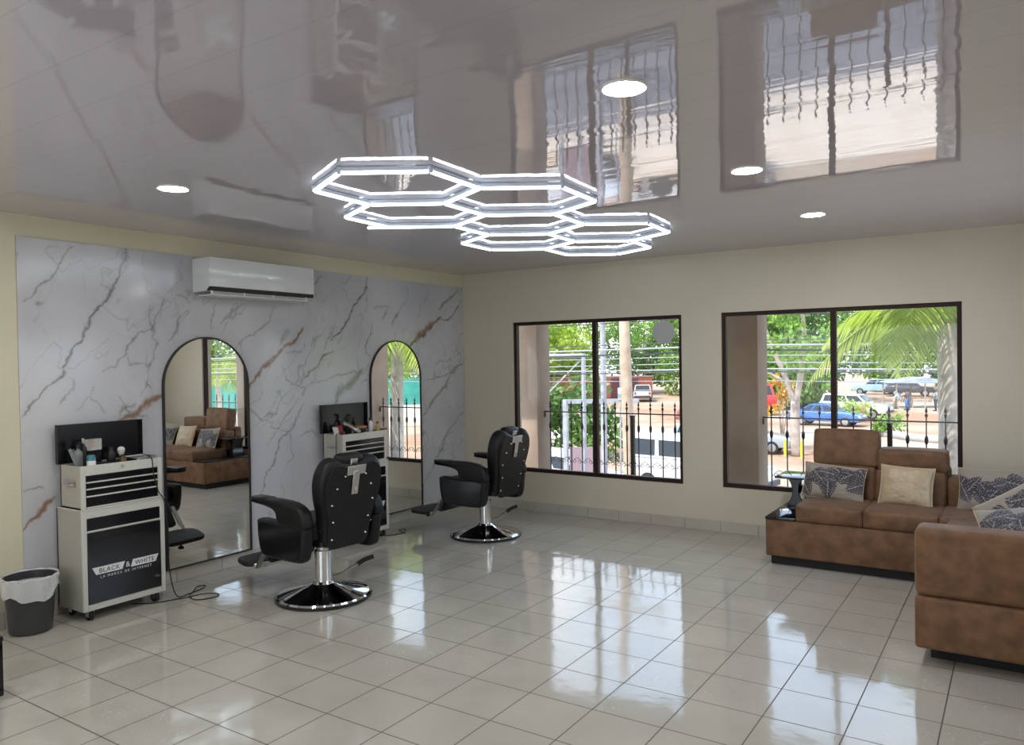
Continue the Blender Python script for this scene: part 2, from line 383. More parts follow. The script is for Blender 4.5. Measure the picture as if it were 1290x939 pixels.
def window(name, a, b, z0, z1, axis, pos, mull):
    """sliding window: dark metal frame, centre mullion, two panes"""
    o = thing(name, None, None); o['kind'] = 'structure'
    def bx(bm, u0, u1, d0, d1, w0, w1):
        return box(bm, u0, u1, pos+d0, pos+d1, w0, w1) if axis == 'x' else box(bm, pos+d0, pos+d1, u0, u1, w0, w1)
    t = .034; bm = B()
    bx(bm, a, a+t, 0, .05, z0, z1); bx(bm, b-t, b, 0, .05, z0, z1); bx(bm, a+t, b-t, 0, .05, z0, z0+t+.004); bx(bm, a+t, b-t, 0, .05, z1-t, z1)
    obj('window_frame', bm, M['window_frame'], o)
    if mull:
        bm = B(); bx(bm, mull-.022, mull+.022, -.004, .046, z0+t, z1-t); obj('mullion', bm, M['window_frame'], o)
    c = mull or (a+b)/2
    for u0, u1, d in ((a+t, c-.02, .028), (c+.02, b-t, .018)):
        bm = B(); bx(bm, u0, u1, d, d+.005, z0+t, z1-t); obj('pane', bm, M['glass'], o)
    return o
window('window_1', *WIN[0], *WZ, 'x', .022, 1.60)
window('window_2', *WIN[1], *WZ, 'x', .022, 3.805)
window('window_3', RW[0], RW[1], .80, 2.0, 'y', XR+.03, -1.8)
d = thing('daylight_opening', None, None); d['kind'] = 'structure'  # unseen glazed opening, added to let daylight in from behind
bm = B()
for x in (1.2, 2.88, 4.54): box(bm, x, x+.06, YB-.12, YB-.05, 0, 2.15)
box(bm, 1.26, 4.54, YB-.12, YB-.05, 2.07, 2.15); box(bm, 1.26, 4.54, YB-.12, YB-.05, 0, .10)
obj('opening_frame', bm, M['window_frame'], d)
for x in (1.26, 2.94): obj('pane', box(B(), x, x+1.62 if x < 2 else 4.54, YB-.09, YB-.084, .10, 2.07), M['glass'], d)
# skirting of tile pieces
TX = .3297
def skirt(name, axis, pos, a, b, start, step, side):
    bm = B(); hgt = .1; th = .010; k = start
    edges = [a]
    while k < b:
        if k > a: edges.append(k)
        k += step
    edges.append(b); jb = B()
    for e0, e1 in zip(edges, edges[1:]):
        if axis == 'x': box(bm, e0+.0015, e1-.0015, pos, pos+side*th, .001, hgt, .0015, 1)
        else: box(bm, pos, pos+side*th, e0+.0015, e1-.0015, .001, hgt, .0015, 1)
    if axis == 'x': box(jb, a, b, pos, pos+side*th*.6, 0, hgt-.002)
    else: box(jb, pos, pos+side*th*.6, a, b, 0, hgt-.002)
    o = struct(name, bm, M['skirt']); obj('skirting_joint', jb, M['skirt_joint'], o); return o
skirt('baseboard_back', 'x', 0, .012, XR, .522, .333, -1)
skirt('baseboard_left', 'y', 0, -8.2, -.012, -.839-.3755*30, .3755, 1)
skirt('baseboard_right', 'y', XR, -8.2, -.012, -8.0, .33, -1)

# ------------------------------------------------------------------ marble print panel on the left wall
VEINS = [  # (half width m, colour, strength, [(y,z)...])
    (0.012, (0.2, 0.2, 0.22), 0.85, [(-3.79, 2.37), (-3.80, 2.28), (-3.85, 2.18), (-3.87, 2.12), (-3.93, 2.01), (-4.00, 1.97), (-4.05, 1.88), (-4.09, 1.80), (-4.10, 1.76), (-4.16, 1.69), (-4.21, 1.58), (-4.22, 1.52), (-4.32, 1.45), (-4.40, 1.37), (-4.43, 1.31), (-4.47, 1.26)]),
    (0.028, (0.2, 0.2, 0.22), 0.35, [(-3.79, 2.37), (-3.80, 2.28)]),
    (0.008, (0.2, 0.2, 0.22), 0.60, [(-4.16, 2.34), (-4.24, 2.20), (-4.28, 2.12), (-4.35, 2.06), (-4.47, 1.98)]),
    (0.016, (0.2, 0.2, 0.22), 0.50, [(-4.38, 1.97), (-4.34, 1.98)]),
    (0.007, (0.2, 0.2, 0.22), 0.60, [(-3.52, 2.06), (-3.58, 1.94), (-3.62, 1.82), (-3.71, 1.78), (-3.79, 1.69), (-3.83, 1.63), (-3.90, 1.57), (-3.97, 1.53)]),
    (0.006, (0.2, 0.2, 0.22), 0.50, [(-3.81, 1.64), (-3.79, 1.56), (-3.68, 1.57)]),
    (0.030, (0.3, 0.14, 0.06), 0.85, [(-3.56, 1.36), (-3.64, 1.31), (-3.70, 1.26), (-3.76, 1.23), (-3.82, 1.21), (-3.88, 1.20)]),
    (0.012, (0.3, 0.29, 0.22), 0.60, [(-3.87, 1.23), (-3.84, 1.28), (-3.75, 1.29)]),
    (0.008, (0.2, 0.2, 0.22), 0.70, [(-3.67, 1.46), (-3.64, 1.40)]),
    (0.006, (0.2, 0.2, 0.22), 0.50, [(-4.18, 1.50), (-4.16, 1.44), (-4.25, 1.36), (-4.26, 1.32)]),
    (0.005, (0.2, 0.2, 0.22), 0.50, [(-4.03, 1.42), (-4.10, 1.31), (-4.15, 1.29)]),
    (0.005, (0.2, 0.2, 0.22), 0.50, [(-4.04, 1.37), (-3.95, 1.26)]),
    (0.010, (0.2, 0.2, 0.22), 0.60, [(-3.39, 1.93), (-3.42, 1.82), (-3.50, 1.74)]),
    (0.022, (0.3, 0.14, 0.06), 0.90, [(-2.27, 1.87), (-2.38, 1.74), (-2.54, 1.65), (-2.67, 1.53), (-2.77, 1.43), (-2.81, 1.37)]),
    (0.016, (0.2, 0.12, 0.07), 0.70, [(-2.28, 1.85), (-2.38, 1.73)]),
    (0.030, (0.3, 0.29, 0.22), 0.55, [(-2.40, 1.84), (-2.49, 1.73)]),
    (0.007, (0.2, 0.2, 0.22), 0.60, [(-2.53, 2.04), (-2.60, 1.91), (-2.76, 1.81), (-2.90, 1.74)]),
    (0.007, (0.3, 0.29, 0.22), 0.60, [(-3.09, 2.04), (-3.14, 1.90), (-3.15, 1.81)]),
    (0.016, (0.3, 0.29, 0.22), 0.50, [(-2.83, 2.03), (-2.95, 1.95), (-3.06, 1.87)]),
    (0.012, (0.2, 0.12, 0.07), 0.85, [(-1.46, 2.35), (-1.49, 2.26), (-1.59, 2.16), (-1.70, 2.02), (-1.77, 1.90), (-1.82, 1.84), (-1.88, 1.79), (-1.95, 1.77)]),
    (0.010, (0.3, 0.29, 0.22), 0.70, [(-1.88, 1.85), (-2.00, 1.77), (-2.01, 1.69)]),
    (0.012, (0.2, 0.12, 0.07), 0.70, [(-1.91, 1.68), (-2.03, 1.62), (-2.10, 1.55), (-2.23, 1.45)]),
    (0.009, (0.2, 0.2, 0.22), 0.75, [(-1.41, 1.93), (-1.44, 1.82), (-1.50, 1.73), (-1.50, 1.66), (-1.44, 1.60)]),
    (0.022, (0.3, 0.29, 0.22), 0.80, [(-0.09, 2.33), (-0.26, 2.21), (-0.43, 2.10)]),
    (0.010, (0.2, 0.12, 0.07), 0.80, [(-0.04, 2.22), (-0.08, 2.13), (-0.25, 2.01), (-0.43, 2.00)]),
    (0.034, (0.3, 0.14, 0.06), 0.95, [(-0.38, 2.02), (-0.54, 1.95), (-0.65, 1.88), (-0.76, 1.81), (-0.89, 1.72)]),
    (0.012, (0.2, 0.12, 0.07), 0.80, [(-0.45, 1.98), (-0.65, 1.87), (-0.80, 1.75)]),
    (0.008, (0.2, 0.2, 0.22), 0.60, [(-1.19, 2.10), (-1.27, 1.98)]),
    (0.008, (0.2, 0.2, 0.22), 0.60, [(-1.06, 2.06), (-1.14, 1.92)]),
    (0.006, (0.2, 0.2, 0.22), 0.50, [(-0.71, 2.15), (-0.75, 2.00)]),
    (0.006, (0.3, 0.29, 0.22), 0.50, [(-0.91, 2.32), (-0.89, 2.21), (-1.08, 2.02)]),
    (0.006, (0.2, 0.2, 0.22), 0.40, [(-0.57, 2.31), (-0.69, 2.13)]),
    (0.006, (0.2, 0.2, 0.22), 0.50, [(-1.48, 2.25), (-1.51, 2.04)]),
    (0.010, (0.3, 0.29, 0.22), 0.40, [(-1.41, 2.09), (-1.17, 2.10)]),
    (0.020, (0.3, 0.29, 0.22), 0.75, [(-0.02, 1.55), (-0.27, 1.40), (-0.39, 1.25), (-0.56, 1.15), (-0.70, 1.01)]),
    (0.008, (0.2, 0.2, 0.22), 0.70, [(-0.02, 1.54), (-0.31, 1.43), (-0.67, 1.36)]),
    (0.008, (0.2, 0.2, 0.22), 0.75, [(-0.04, 0.99), (-0.24, 0.87), (-0.41, 0.66), (-0.58, 0.44), (-0.72, 0.29)]),
    (0.006, (0.2, 0.12, 0.07), 0.60, [(-0.20, 0.82), (-0.37, 0.73), (-0.43, 0.61)]),
    (0.040, (0.3, 0.29, 0.22), 0.65, [(-1.55, 1.50), (-1.67, 1.39), (-1.86, 1.31), (-1.89, 1.22)]),
    (0.008, (0.2, 0.2, 0.22), 0.75, [(-2.27, 1.21), (-2.38, 1.06), (-2.52, 0.95), (-2.58, 0.78), (-2.66, 0.67), (-2.73, 0.52)]),
    (0.006, (0.2, 0.2, 0.22), 0.50, [(-2.48, 1.54), (-2.40, 1.41), (-2.28, 1.35)]),
    (0.006, (0.2, 0.2, 0.22), 0.50, [(-2.26, 1.66), (-2.43, 1.64)]),
    (0.006, (0.2, 0.2, 0.22), 0.50, [(-2.17, 1.39), (-1.76, 1.48), (-1.55, 1.46)]),
    (0.006, (0.2, 0.2, 0.22), 0.40, [(-2.32, 0.96), (-2.18, 0.99), (-2.10, 0.89)]),
    (0.006, (0.2, 0.2, 0.22), 0.50, [(-2.33, 1.27), (-2.57, 1.02), (-2.65, 0.91)]),
    (0.005, (0.2, 0.2, 0.22), 0.40, [(-2.49, 1.34), (-2.62, 1.16), (-2.72, 1.03)]),
    (0.020, (0.3, 0.14, 0.06), 0.85, [(-4.48, 0.58), (-4.43, 0.64), (-4.36, 0.71), (-4.29, 0.74)]),
    (0.006, (0.2, 0.2, 0.22), 0.60, [(-4.48, 0.82), (-4.40, 0.83), (-4.34, 0.82)]),
    (0.010, (0.2, 0.2, 0.22), 0.50, [(-2.03, 2.32), (-2.14, 2.21)]),
    (0.006, (0.2, 0.2, 0.22), 0.50, [(-3.65, 2.01), (-3.59, 1.68), (-3.70, 1.35)]),
    (0.006, (0.2, 0.2, 0.22), 0.50, [(-3.86, 1.36), (-3.81, 1.25), (-3.65, 1.18)]),
]
def make_marble():
    y0, y1, z0, z1 = -4.482, -.004, .101, 2.368
    nx, nz = 760, 385
    ys = np.linspace(y0, y1, nx); zs = np.linspace(z0, z1, nz); Yg, Zg = np.meshgrid(ys, zs)
    # jitter field so drawn veins wander like stone
    jy = (fbm(Yg*9, Zg*9, 3)-.5)*.060+(fbm(Yg*34, Zg*34, 5)-.5)*.028
    jz = (fbm(Yg*9, Zg*9, 11)-.5)*.060+(fbm(Yg*34, Zg*34, 13)-.5)*.028
    col = np.empty(Yg.shape+(3,)); base = np.array([.57, .57, .60]); cloud = np.array([.40, .41, .435]); warm = np.array([.61, .60, .58])
    c = np.clip((fbm((Yg+Zg*.55)*1.6, (Zg-Yg*.5)*1.0, 21, 5)-.40)*3.0, 0, 1)[..., None]
    col[:] = base; col = col*(1-c*.6)+cloud*c*.6
    w = np.clip((fbm(Yg*1.1, Zg*1.1, 41)-.5)*3, 0, 1)[..., None]; col = col*(1-w*.6)+warm*w*.6
    # soft smoky mottling along the diagonal
    sm = np.clip((fbm((Yg*.8-Zg*.6)*5.5, (Yg*.6+Zg*.8)*2.2, 91, 5)-.53)*5, 0, 1)*np.clip((fbm(Yg*1.5, Zg*1.5, 95)-.42)*4, 0, 1); sm = sm[..., None]*.42; col = col*(1-sm)+np.array([.36, .36, .345])*sm
    # hairline diagonal veining
    for s, sc, wd, am in ((51, 1.7, .009, .62), (57, 3.1, .011, .50), (63, 1.2, .006, .6), (81, 4.6, .014, .42)):
        u = (Yg*.80-Zg*.60)*sc; v = (Yg*.60+Zg*.80)*sc*.45
        f = np.abs(fbm(u+fbm(Yg*5, Zg*5, s+1)*.35, v, s, 5)-.5)
        gate = np.clip((fbm(Yg*1.3, Zg*1.3, s+9)-.46)*6, 0, 1)
        k = (np.clip(1-f/wd, 0, 1)*gate*am)[..., None]; col = col*(1-k)+np.array([.22, .22, .235])*k
    Pj = np.stack([Yg+jy, Zg+jz], -1)
    for hw, cc, st, pts in VEINS:
        hw *= .88; st = min(1, st*1.15); cc = tuple(q*.8 for q in cc)
        d = np.full(Yg.shape, 9.0); P = np.array(pts); L = len(P)-1; tt = np.zeros(Yg.shape)
        for i in range(L):
            a, b = P[i], P[i+1]; ab = b-a; t = np.clip(((Pj-a)@ab)/(ab@ab+1e-9), 0, 1)
            q = np.hypot(Pj[..., 0]-(a[0]+t*ab[0]), Pj[..., 1]-(a[1]+t*ab[1])); m_ = q < d; d = np.where(m_, q, d); tt = np.where(m_, (i+t)/L, tt)
        mod = .35+1.3*fbm(Yg*14, Zg*14, 71)
        wdt = hw*mod*(.55+.9*np.sin(PI*np.clip(tt, .03, .97)))
        k = (np.clip(1.25*(1-d/wdt), 0, 1)*st*np.clip(.35+1.3*fbm(Yg*40, Zg*40, 77), 0, 1))[..., None]
        col = col*(1-k)+np.array(cc)*k
        halo = (np.clip(1-d/(wdt*4+.012), 0, 1)**2*.22*st)[..., None]; col = col*(1-halo)+(np.array(cc)*.35+np.array([.40, .40, .39])*.65)*halo
    for ysm in (-3.62, -2.40, -1.19):       # butt joints between the sheets
        k = (np.abs(Yg-ysm) < .0035)[..., None]*.28; col = col*(1-k)+np.array([.36, .36, .37])*k
    P3 = np.stack([np.full(Yg.shape, .010), Yg, Zg], -1)
    me = grid_mesh('marble', P3); set_tint(me, np.clip(col, 0, 1).reshape(-1, 3))
    o = obj('trim_1', me, M['marble']); o['kind'] = 'structure'
    bm = B(); box(bm, 0, .0096, y0, y1, z0, z1); obj('panel_core', bm, M['skirt'], o)
make_marble()

# ------------------------------------------------------------------ arched mirrors
def arch(y, w, z0, z1, n=28):
    r = w/2; zs = z1-r; p = [(y-r, z0), (y+r, z0), (y+r, zs)]
    p += [(y+r*math.cos(PI*k/n), zs+r*math.sin(PI*k/n)) for k in range(1, n)]
    p.append((y-r, zs)); return p
def mirror(y, label):
    o = thing('arched_mirror', label, 'mirror', (0, y, 0), 0, 'arched mirrors on the marble wall')
    w, z0, z1 = .725, .103, 1.775
    a, b = arch(0, w, z0, z1), arch(0, w-.020, z0+.010, z1-.010)
    bm = B(); n = len(a); x0, x1 = .0105, .034
    va = [[bm.verts.new((x, q[0], q[1])) for q in p] for x in (x0, x1) for p in (a, b)]   # a0 b0 a1 b1
    for i in range(n):
        j = (i+1) % n
        for p, q in ((0, 2), (2, 3), (3, 1), (1, 0)): bm.faces.new((va[p][i], va[p][j], va[q][j], va[q][i]))
    obj('frame', bm, M['black_plastic'], o)
    bm = B(); prism(bm, b, .004, T(.024, 0, 0) @ YZ); obj('mirror_glass', bm, M['mirror'], o)
mirror(-3.193, 'tall arched mirror behind the nearer tool cabinet, reflecting the sofa')
mirror(-1.110, 'tall arched mirror between the two barber chairs, reflecting palm fronds and railing')

# ------------------------------------------------------------------ air conditioner
ac = thing('air_conditioner', 'white split air conditioner high on the marble wall', 'air conditioner', (.0105, -2.806, 2.07))
prof = [(0, .03), (.17, .035), (.195, .06), (.205, .10), (.205, .262), (.19, .278), (0, .278)]
obj('body', prism(B(), [(x*.97, z) for x, z in prof], .975, XZ, .004, 1), M['ac_white'], ac)
obj('front_panel', box(B(), .200, .212, -.492, .492, .064, .278, .005), M['ac_white'], ac)
obj('air_gap', box(B(), .165, .209, -.485, .485, .036, .062), M['dark_gap'], ac)
fl = obj('vent_flap', box(B(), .02, .185, -.455, .455, .004, .014, .003, 1), M['ac_white'], ac)
bm = B(); box(bm, .175, .19, -.46, .46, .014, .034)
obj('vent_grille', bm, M['ac_grey'], ac)
for y in (-.46, -.18, .09, .42): obj('flap_hinge', box(B(), .182, .194, y-.006, y+.006, .012, .036), M['white'], ac)
bm = B(); box(bm, .212, .2135, .03, .075, .158, .166); obj('badge', bm, M['steel'], ac)

# ------------------------------------------------------------------ ceiling downlights
def downlight(x, y, label):
    o = thing('downlight', label, 'ceiling light', (x, y, H), 0, 'recessed ceiling downlights')
    lathe_b = B(); lathe(lathe_b, [(.082, 0), (.082, -.004), (.076, -.008), (.068, -.004), (.068, 0)], 40); obj('trim_ring', lathe_b, M['white'], o)
    b2 = B(); lathe(b2, [(.068, -.001), (.066, -.0045), (0, -.0045)], 40); obj('diffuser', b2, M['lamp'], o)
for x, y, l in ((3.953, -4.281, 'round ceiling downlight nearest the camera, above the middle of the floor'), (1.362, -4.309, 'round ceiling downlight left of the hexagon light, near the air conditioner'),
                (3.952, -2.844, 'second round downlight, in the ceiling reflection between the two windows'), (3.949, -1.363, 'smallest round downlight, close to the window wall'),
                (1.36, -5.75, 'added unseen downlight behind the camera on the marble wall side'), (3.95, -5.75, 'added unseen downlight behind the camera on the sofa side'),  # this row and the next: unseen lamps added to brighten the room
                (1.36, -7.2, 'added unseen downlight by the rear opening on the marble wall side'), (3.95, -7.2, 'added unseen downlight by the rear opening on the sofa side')):
    downlight(x, y, l)

# ------------------------------------------------------------------ hexagon light
hx = thing('hexagon_light', 'honeycomb light of seven glowing white hexagons under the ceiling', 'ceiling light', (2.360, -3.672, 2.474))
th = math.radians(33.4); s_ = .4345
ex = Vector((math.cos(th), math.sin(th), 0)); ey = Vector((-math.sin(th), math.cos(th), 0)); hs = math.sqrt(3)/2*s_
edges = {}; nodes = {}
def key(p): return (round(p.x*50), round(p.y*50))
for c, r in ((0, 0), (0, 1), (1, .5), (1, 1.5), (1, 2.5), (2, 2), (2, 3)):
    ctr = ex*(1.5*s_*c)+ey*(2*hs*r)
    vs = [ctr+ex*(s_*math.cos(PI/3*k))+ey*(s_*math.sin(PI/3*k)) for k in range(6)]
    for k in range(6):
        a, b = vs[k], vs[(k+1) % 6]
        nodes.setdefault(key(a), a)
        kk = tuple(sorted((key(a), key(b))))
        edges.setdefault(kk, (a, b))
stub0 = ex*(-.5*s_)+ey*(3*hs)
edges['stub'] = (stub0-ex*.16, stub0+ex*.026)
for a, b in edges.values():
    dd = (b-a).normalized(); a2, b2 = a+dd*.010, b-dd*.010
    f, L = frame_of(a2, b2); side = dd.cross(Vector((0, 0, 1)))
    mx = Matrix(((dd.x, side.x, 0, a2.x), (dd.y, side.y, 0, a2.y), (0, 0, 1, 0), (0, 0, 0, 1)))
    bm = B(); box(bm, 0, L, -.011, .011, -.010, .003, .004, 2, mx); tb = obj('light_tube', bm, M['tube'], hx)
    bm = B(); box(bm, .004, L-.004, -.009, .009, .003, .0225, .002, 1, mx); obj('tube_rail', bm, M['rail'], tb)
for p in nodes.values():
    bm = B(); lathe(bm, [(0, -.008), (.010, -.007), (.013, -.002), (.013, .024), (0, .029)], 12, T(p.x, p.y, 0)); obj('connector', bm, M['rail'], hx)

# ------------------------------------------------------------------ barber chairs
def barber_chair(loc, rz, label):
    o = thing('barber_chair', label, 'barber chair', loc, rz, 'black barber chairs facing the mirrors')
    lt = M['leather']
    bm = B(); lathe(bm, [(0, .004), (.296, .004), (.308, .010), (.310, .022), (.300, .032), (.270, .040), (.18, .062), (.105, .082), (.072, .098), (.062, .115), (0, .115)], 64)
    bs = obj('base', bm, M['chrome'], o, 30)
    bm = B(); lathe(bm, [(.312, .0), (.318, .004), (.318, .016), (.311, .020)], 64); obj('base_rim', bm, M['black_plastic'], bs)
    bm = B(); lathe(bm, [(.056, .10), (.056, .315), (.050, .320), (0, .320)], 32); obj('column', bm, M['chrome'], o)
    bm = B(); lathe(bm, [(.042, .31), (.042, .385), (.10, .39), (.10, .40), (0, .40)], 24); obj('lift_piston', bm, M['steel'], o)
    # pump lever, pointing to the rear right
    bm = B(); tube(bm, smooth_pts([(.02, .05, .12), (-.03, -.10, .13), (-.06, -.20, .165), (-.075, -.255, .185)]), .008, 8); lv = obj('pump_lever', bm, M['chrome'], o)
    bm = B(); tube(bm, smooth_pts([(-.070, -.24, .178), (-.085, -.29, .200), (-.105, -.35, .212)], 4), .016, 8); obj('lever_grip', bm, M['rubber'], lv)
    bm = B(); box(bm, -.22, .22, -.20, .20, .395, .43, .01); obj('seat_pan', bm, M['black_plastic'], o)
    bm = B(); box(bm, -.195, .250, -.235, .235, .425, .545, .045, 4); obj('seat', bm, lt, o)
    # side panels: deep padded boxes under the arms
    for s in (-1, 1):
        p = smooth_poly([(-.21, .545), (.05, .55), (.250, .555), (.270, .51), (.262, .42), (.235, .335), (.17, .312), (-.09, .308), (-.185, .320), (-.215, .375), (-.225, .46)], 4)
        bm = B(); prism(bm, p, .085, T(0, s*.285, 0) @ XZ, .028, 4); sp = obj('side_panel', bm, lt, o)
        bm = B(); prism(bm, [(x*.86+.003, (z-.42)*.84+.42) for x, z in p], .004, T(0, s*.3285, 0) @ XZ); obj('side_inset', bm, M['cab_black'], sp)
        # swooping arm: rises from the rear, flat pad floating forward
        p = smooth_poly([(-.225, .53), (0, .545), (.045, .575), (.070, .618), (.16, .642), (.305, .655), (.312, .678), (.285, .690), (.12, .698), (-.05, .696), (-.17, .674), (-.23, .62)], 4)
        bm = B(); prism(bm, p, .085, T(0, s*.295, 0) @ XZ, .024, 4); ar = obj('armrest', bm, lt, o)
        bm = B(); box(bm, .15, .310, s*.295-.046, s*.295+.046, .683, .699, .008, 2); obj('arm_pad', bm, M['black_plastic'], ar)
    # backrest, leaning back; lobed outline, padded front, flat rear board with studs
    lean = T(-.175, 0, .40) @ R(math.radians(-11), 'Y')
    half = [(0, .540), (.075, .552), (.140, .575), (.198, .556), (.238, .490), (.246, .400), (.226, .295), (.196, .20), (.184, .10), (.178, .03), (.150, -.008), (.08, -.016)]
    out = smooth_poly([(a*1.03, b) for a, b in half]+[(0, -.014)]+[(-a*1.03, b) for a, b in half[::-1][:-1]], 3)
    bm = B(); prism(bm, out, .135, lean @ T(-.005, 0, 0) @ YZ, .05, 5); bk = obj('backrest', bm, lt, o)
    bm = B(); prism(bm, [(a*.90, .03+(b-.03)*.95) for a, b in out], .012, lean @ T(-.075, 0, 0) @ YZ, .004, 1); obj('back_board', bm, M['leather'], bk)
    for a, b in ((-.140, .06), (-.145, .175), (-.168, .29), (-.140, .395), (-.085, .47), (.140, .06), (.145, .175), (.168, .29), (.140, .395), (.085, .47)):
        bm = B(); lathe(bm, [(0, .006), (.005, .005), (.0075, 0), (0, 0)], 12, lean @ T(-.082, a, b) @ R(-PI/2, 'Y')); obj('stud', bm, M['chrome'], bk)
    bm = B(); box(bm, -.088, -.083, -.075, .075, .475, .535, .002, 1, lean); box(bm, -.091, -.085, -.026, .026, .345, .50, .002, 1, lean)
    br = obj('headrest_bracket', bm, M['steel'], bk)
    bm = B(); lathe(bm, [(0, .008), (.010, .006), (.010, 0)], 12, lean @ T(-.091, 0, .385) @ R(-PI/2, 'Y')); obj('bracket_knob', bm, M['chrome'], br)
    bm = B(); box(bm, -.045, .060, -.100, .100, .49, .592, .036, 4, lean); hd = obj('headrest', bm, lt, o)
    bm = B(); box(bm, -.055, -.035, -.028, .028, .40, .57, .003, 1, lean); obj('headrest_post', bm, M['steel'], hd)
    bm = B(); cyl(bm, (-.205, -.262, .50), (-.205, .20, .50), .010, n=12); cyl(bm, (-.205, -.262, .50), (-.205, -.275, .50), .018, n=14)
    obj('recline_hinge', bm, M['chrome'], o)
    # leg rest pad, footplate on two flat arms and a rubber stop
    bm = B(); box(bm, -.03, .03, -.185, .185, -.13, .13, .022, 3, T(.290, 0, .335) @ R(math.radians(-30), 'Y')); obj('leg_rest', bm, lt, o)
    for s in (-1, 1):
        fr = B(); box(fr, -.008, .008, s*.205-.016, s*.205+.016, -.13, .13, .002, 1, T(.365, 0, .275) @ R(math.radians(-38), 'Y'))
        obj('footrest_arm', fr, M['steel'], o)
    p = smooth_poly([(-.10, -.215), (.10, -.205), (.185, -.14), (.195, 0), (.185, .14), (.10, .205), (-.10, .215)], 4)
    bm = B(); prism(bm, p, .034, T(.560, 0, .190) @ R(math.radians(4), 'Y'), .010, 3); fp = obj('footplate', bm, M['rubber'], o)
    bm = B(); box(bm, -.12, -.10, -.225, .225, -.02, .012, .003, 1, T(.560, 0, .190)); obj('footplate_bar', bm, M['steel'], fp)
    bm = B()
    cyl(bm, (.66, 0, .175), (.66, 0, .122), .008, n=10); cyl(bm, (.66, 0, .126), (.66, 0, .108), .022, n=14); obj('footplate_stop', bm, M['rubber'], fp)
    return o
barber_chair((1.19, -3.16, 0), math.radians(176), 'black barber chair with chrome base in front of the larger foreground mirror')
barber_chair((1.085, -1.14, 0), math.radians(180), 'black barber chair further back, near the window corner')

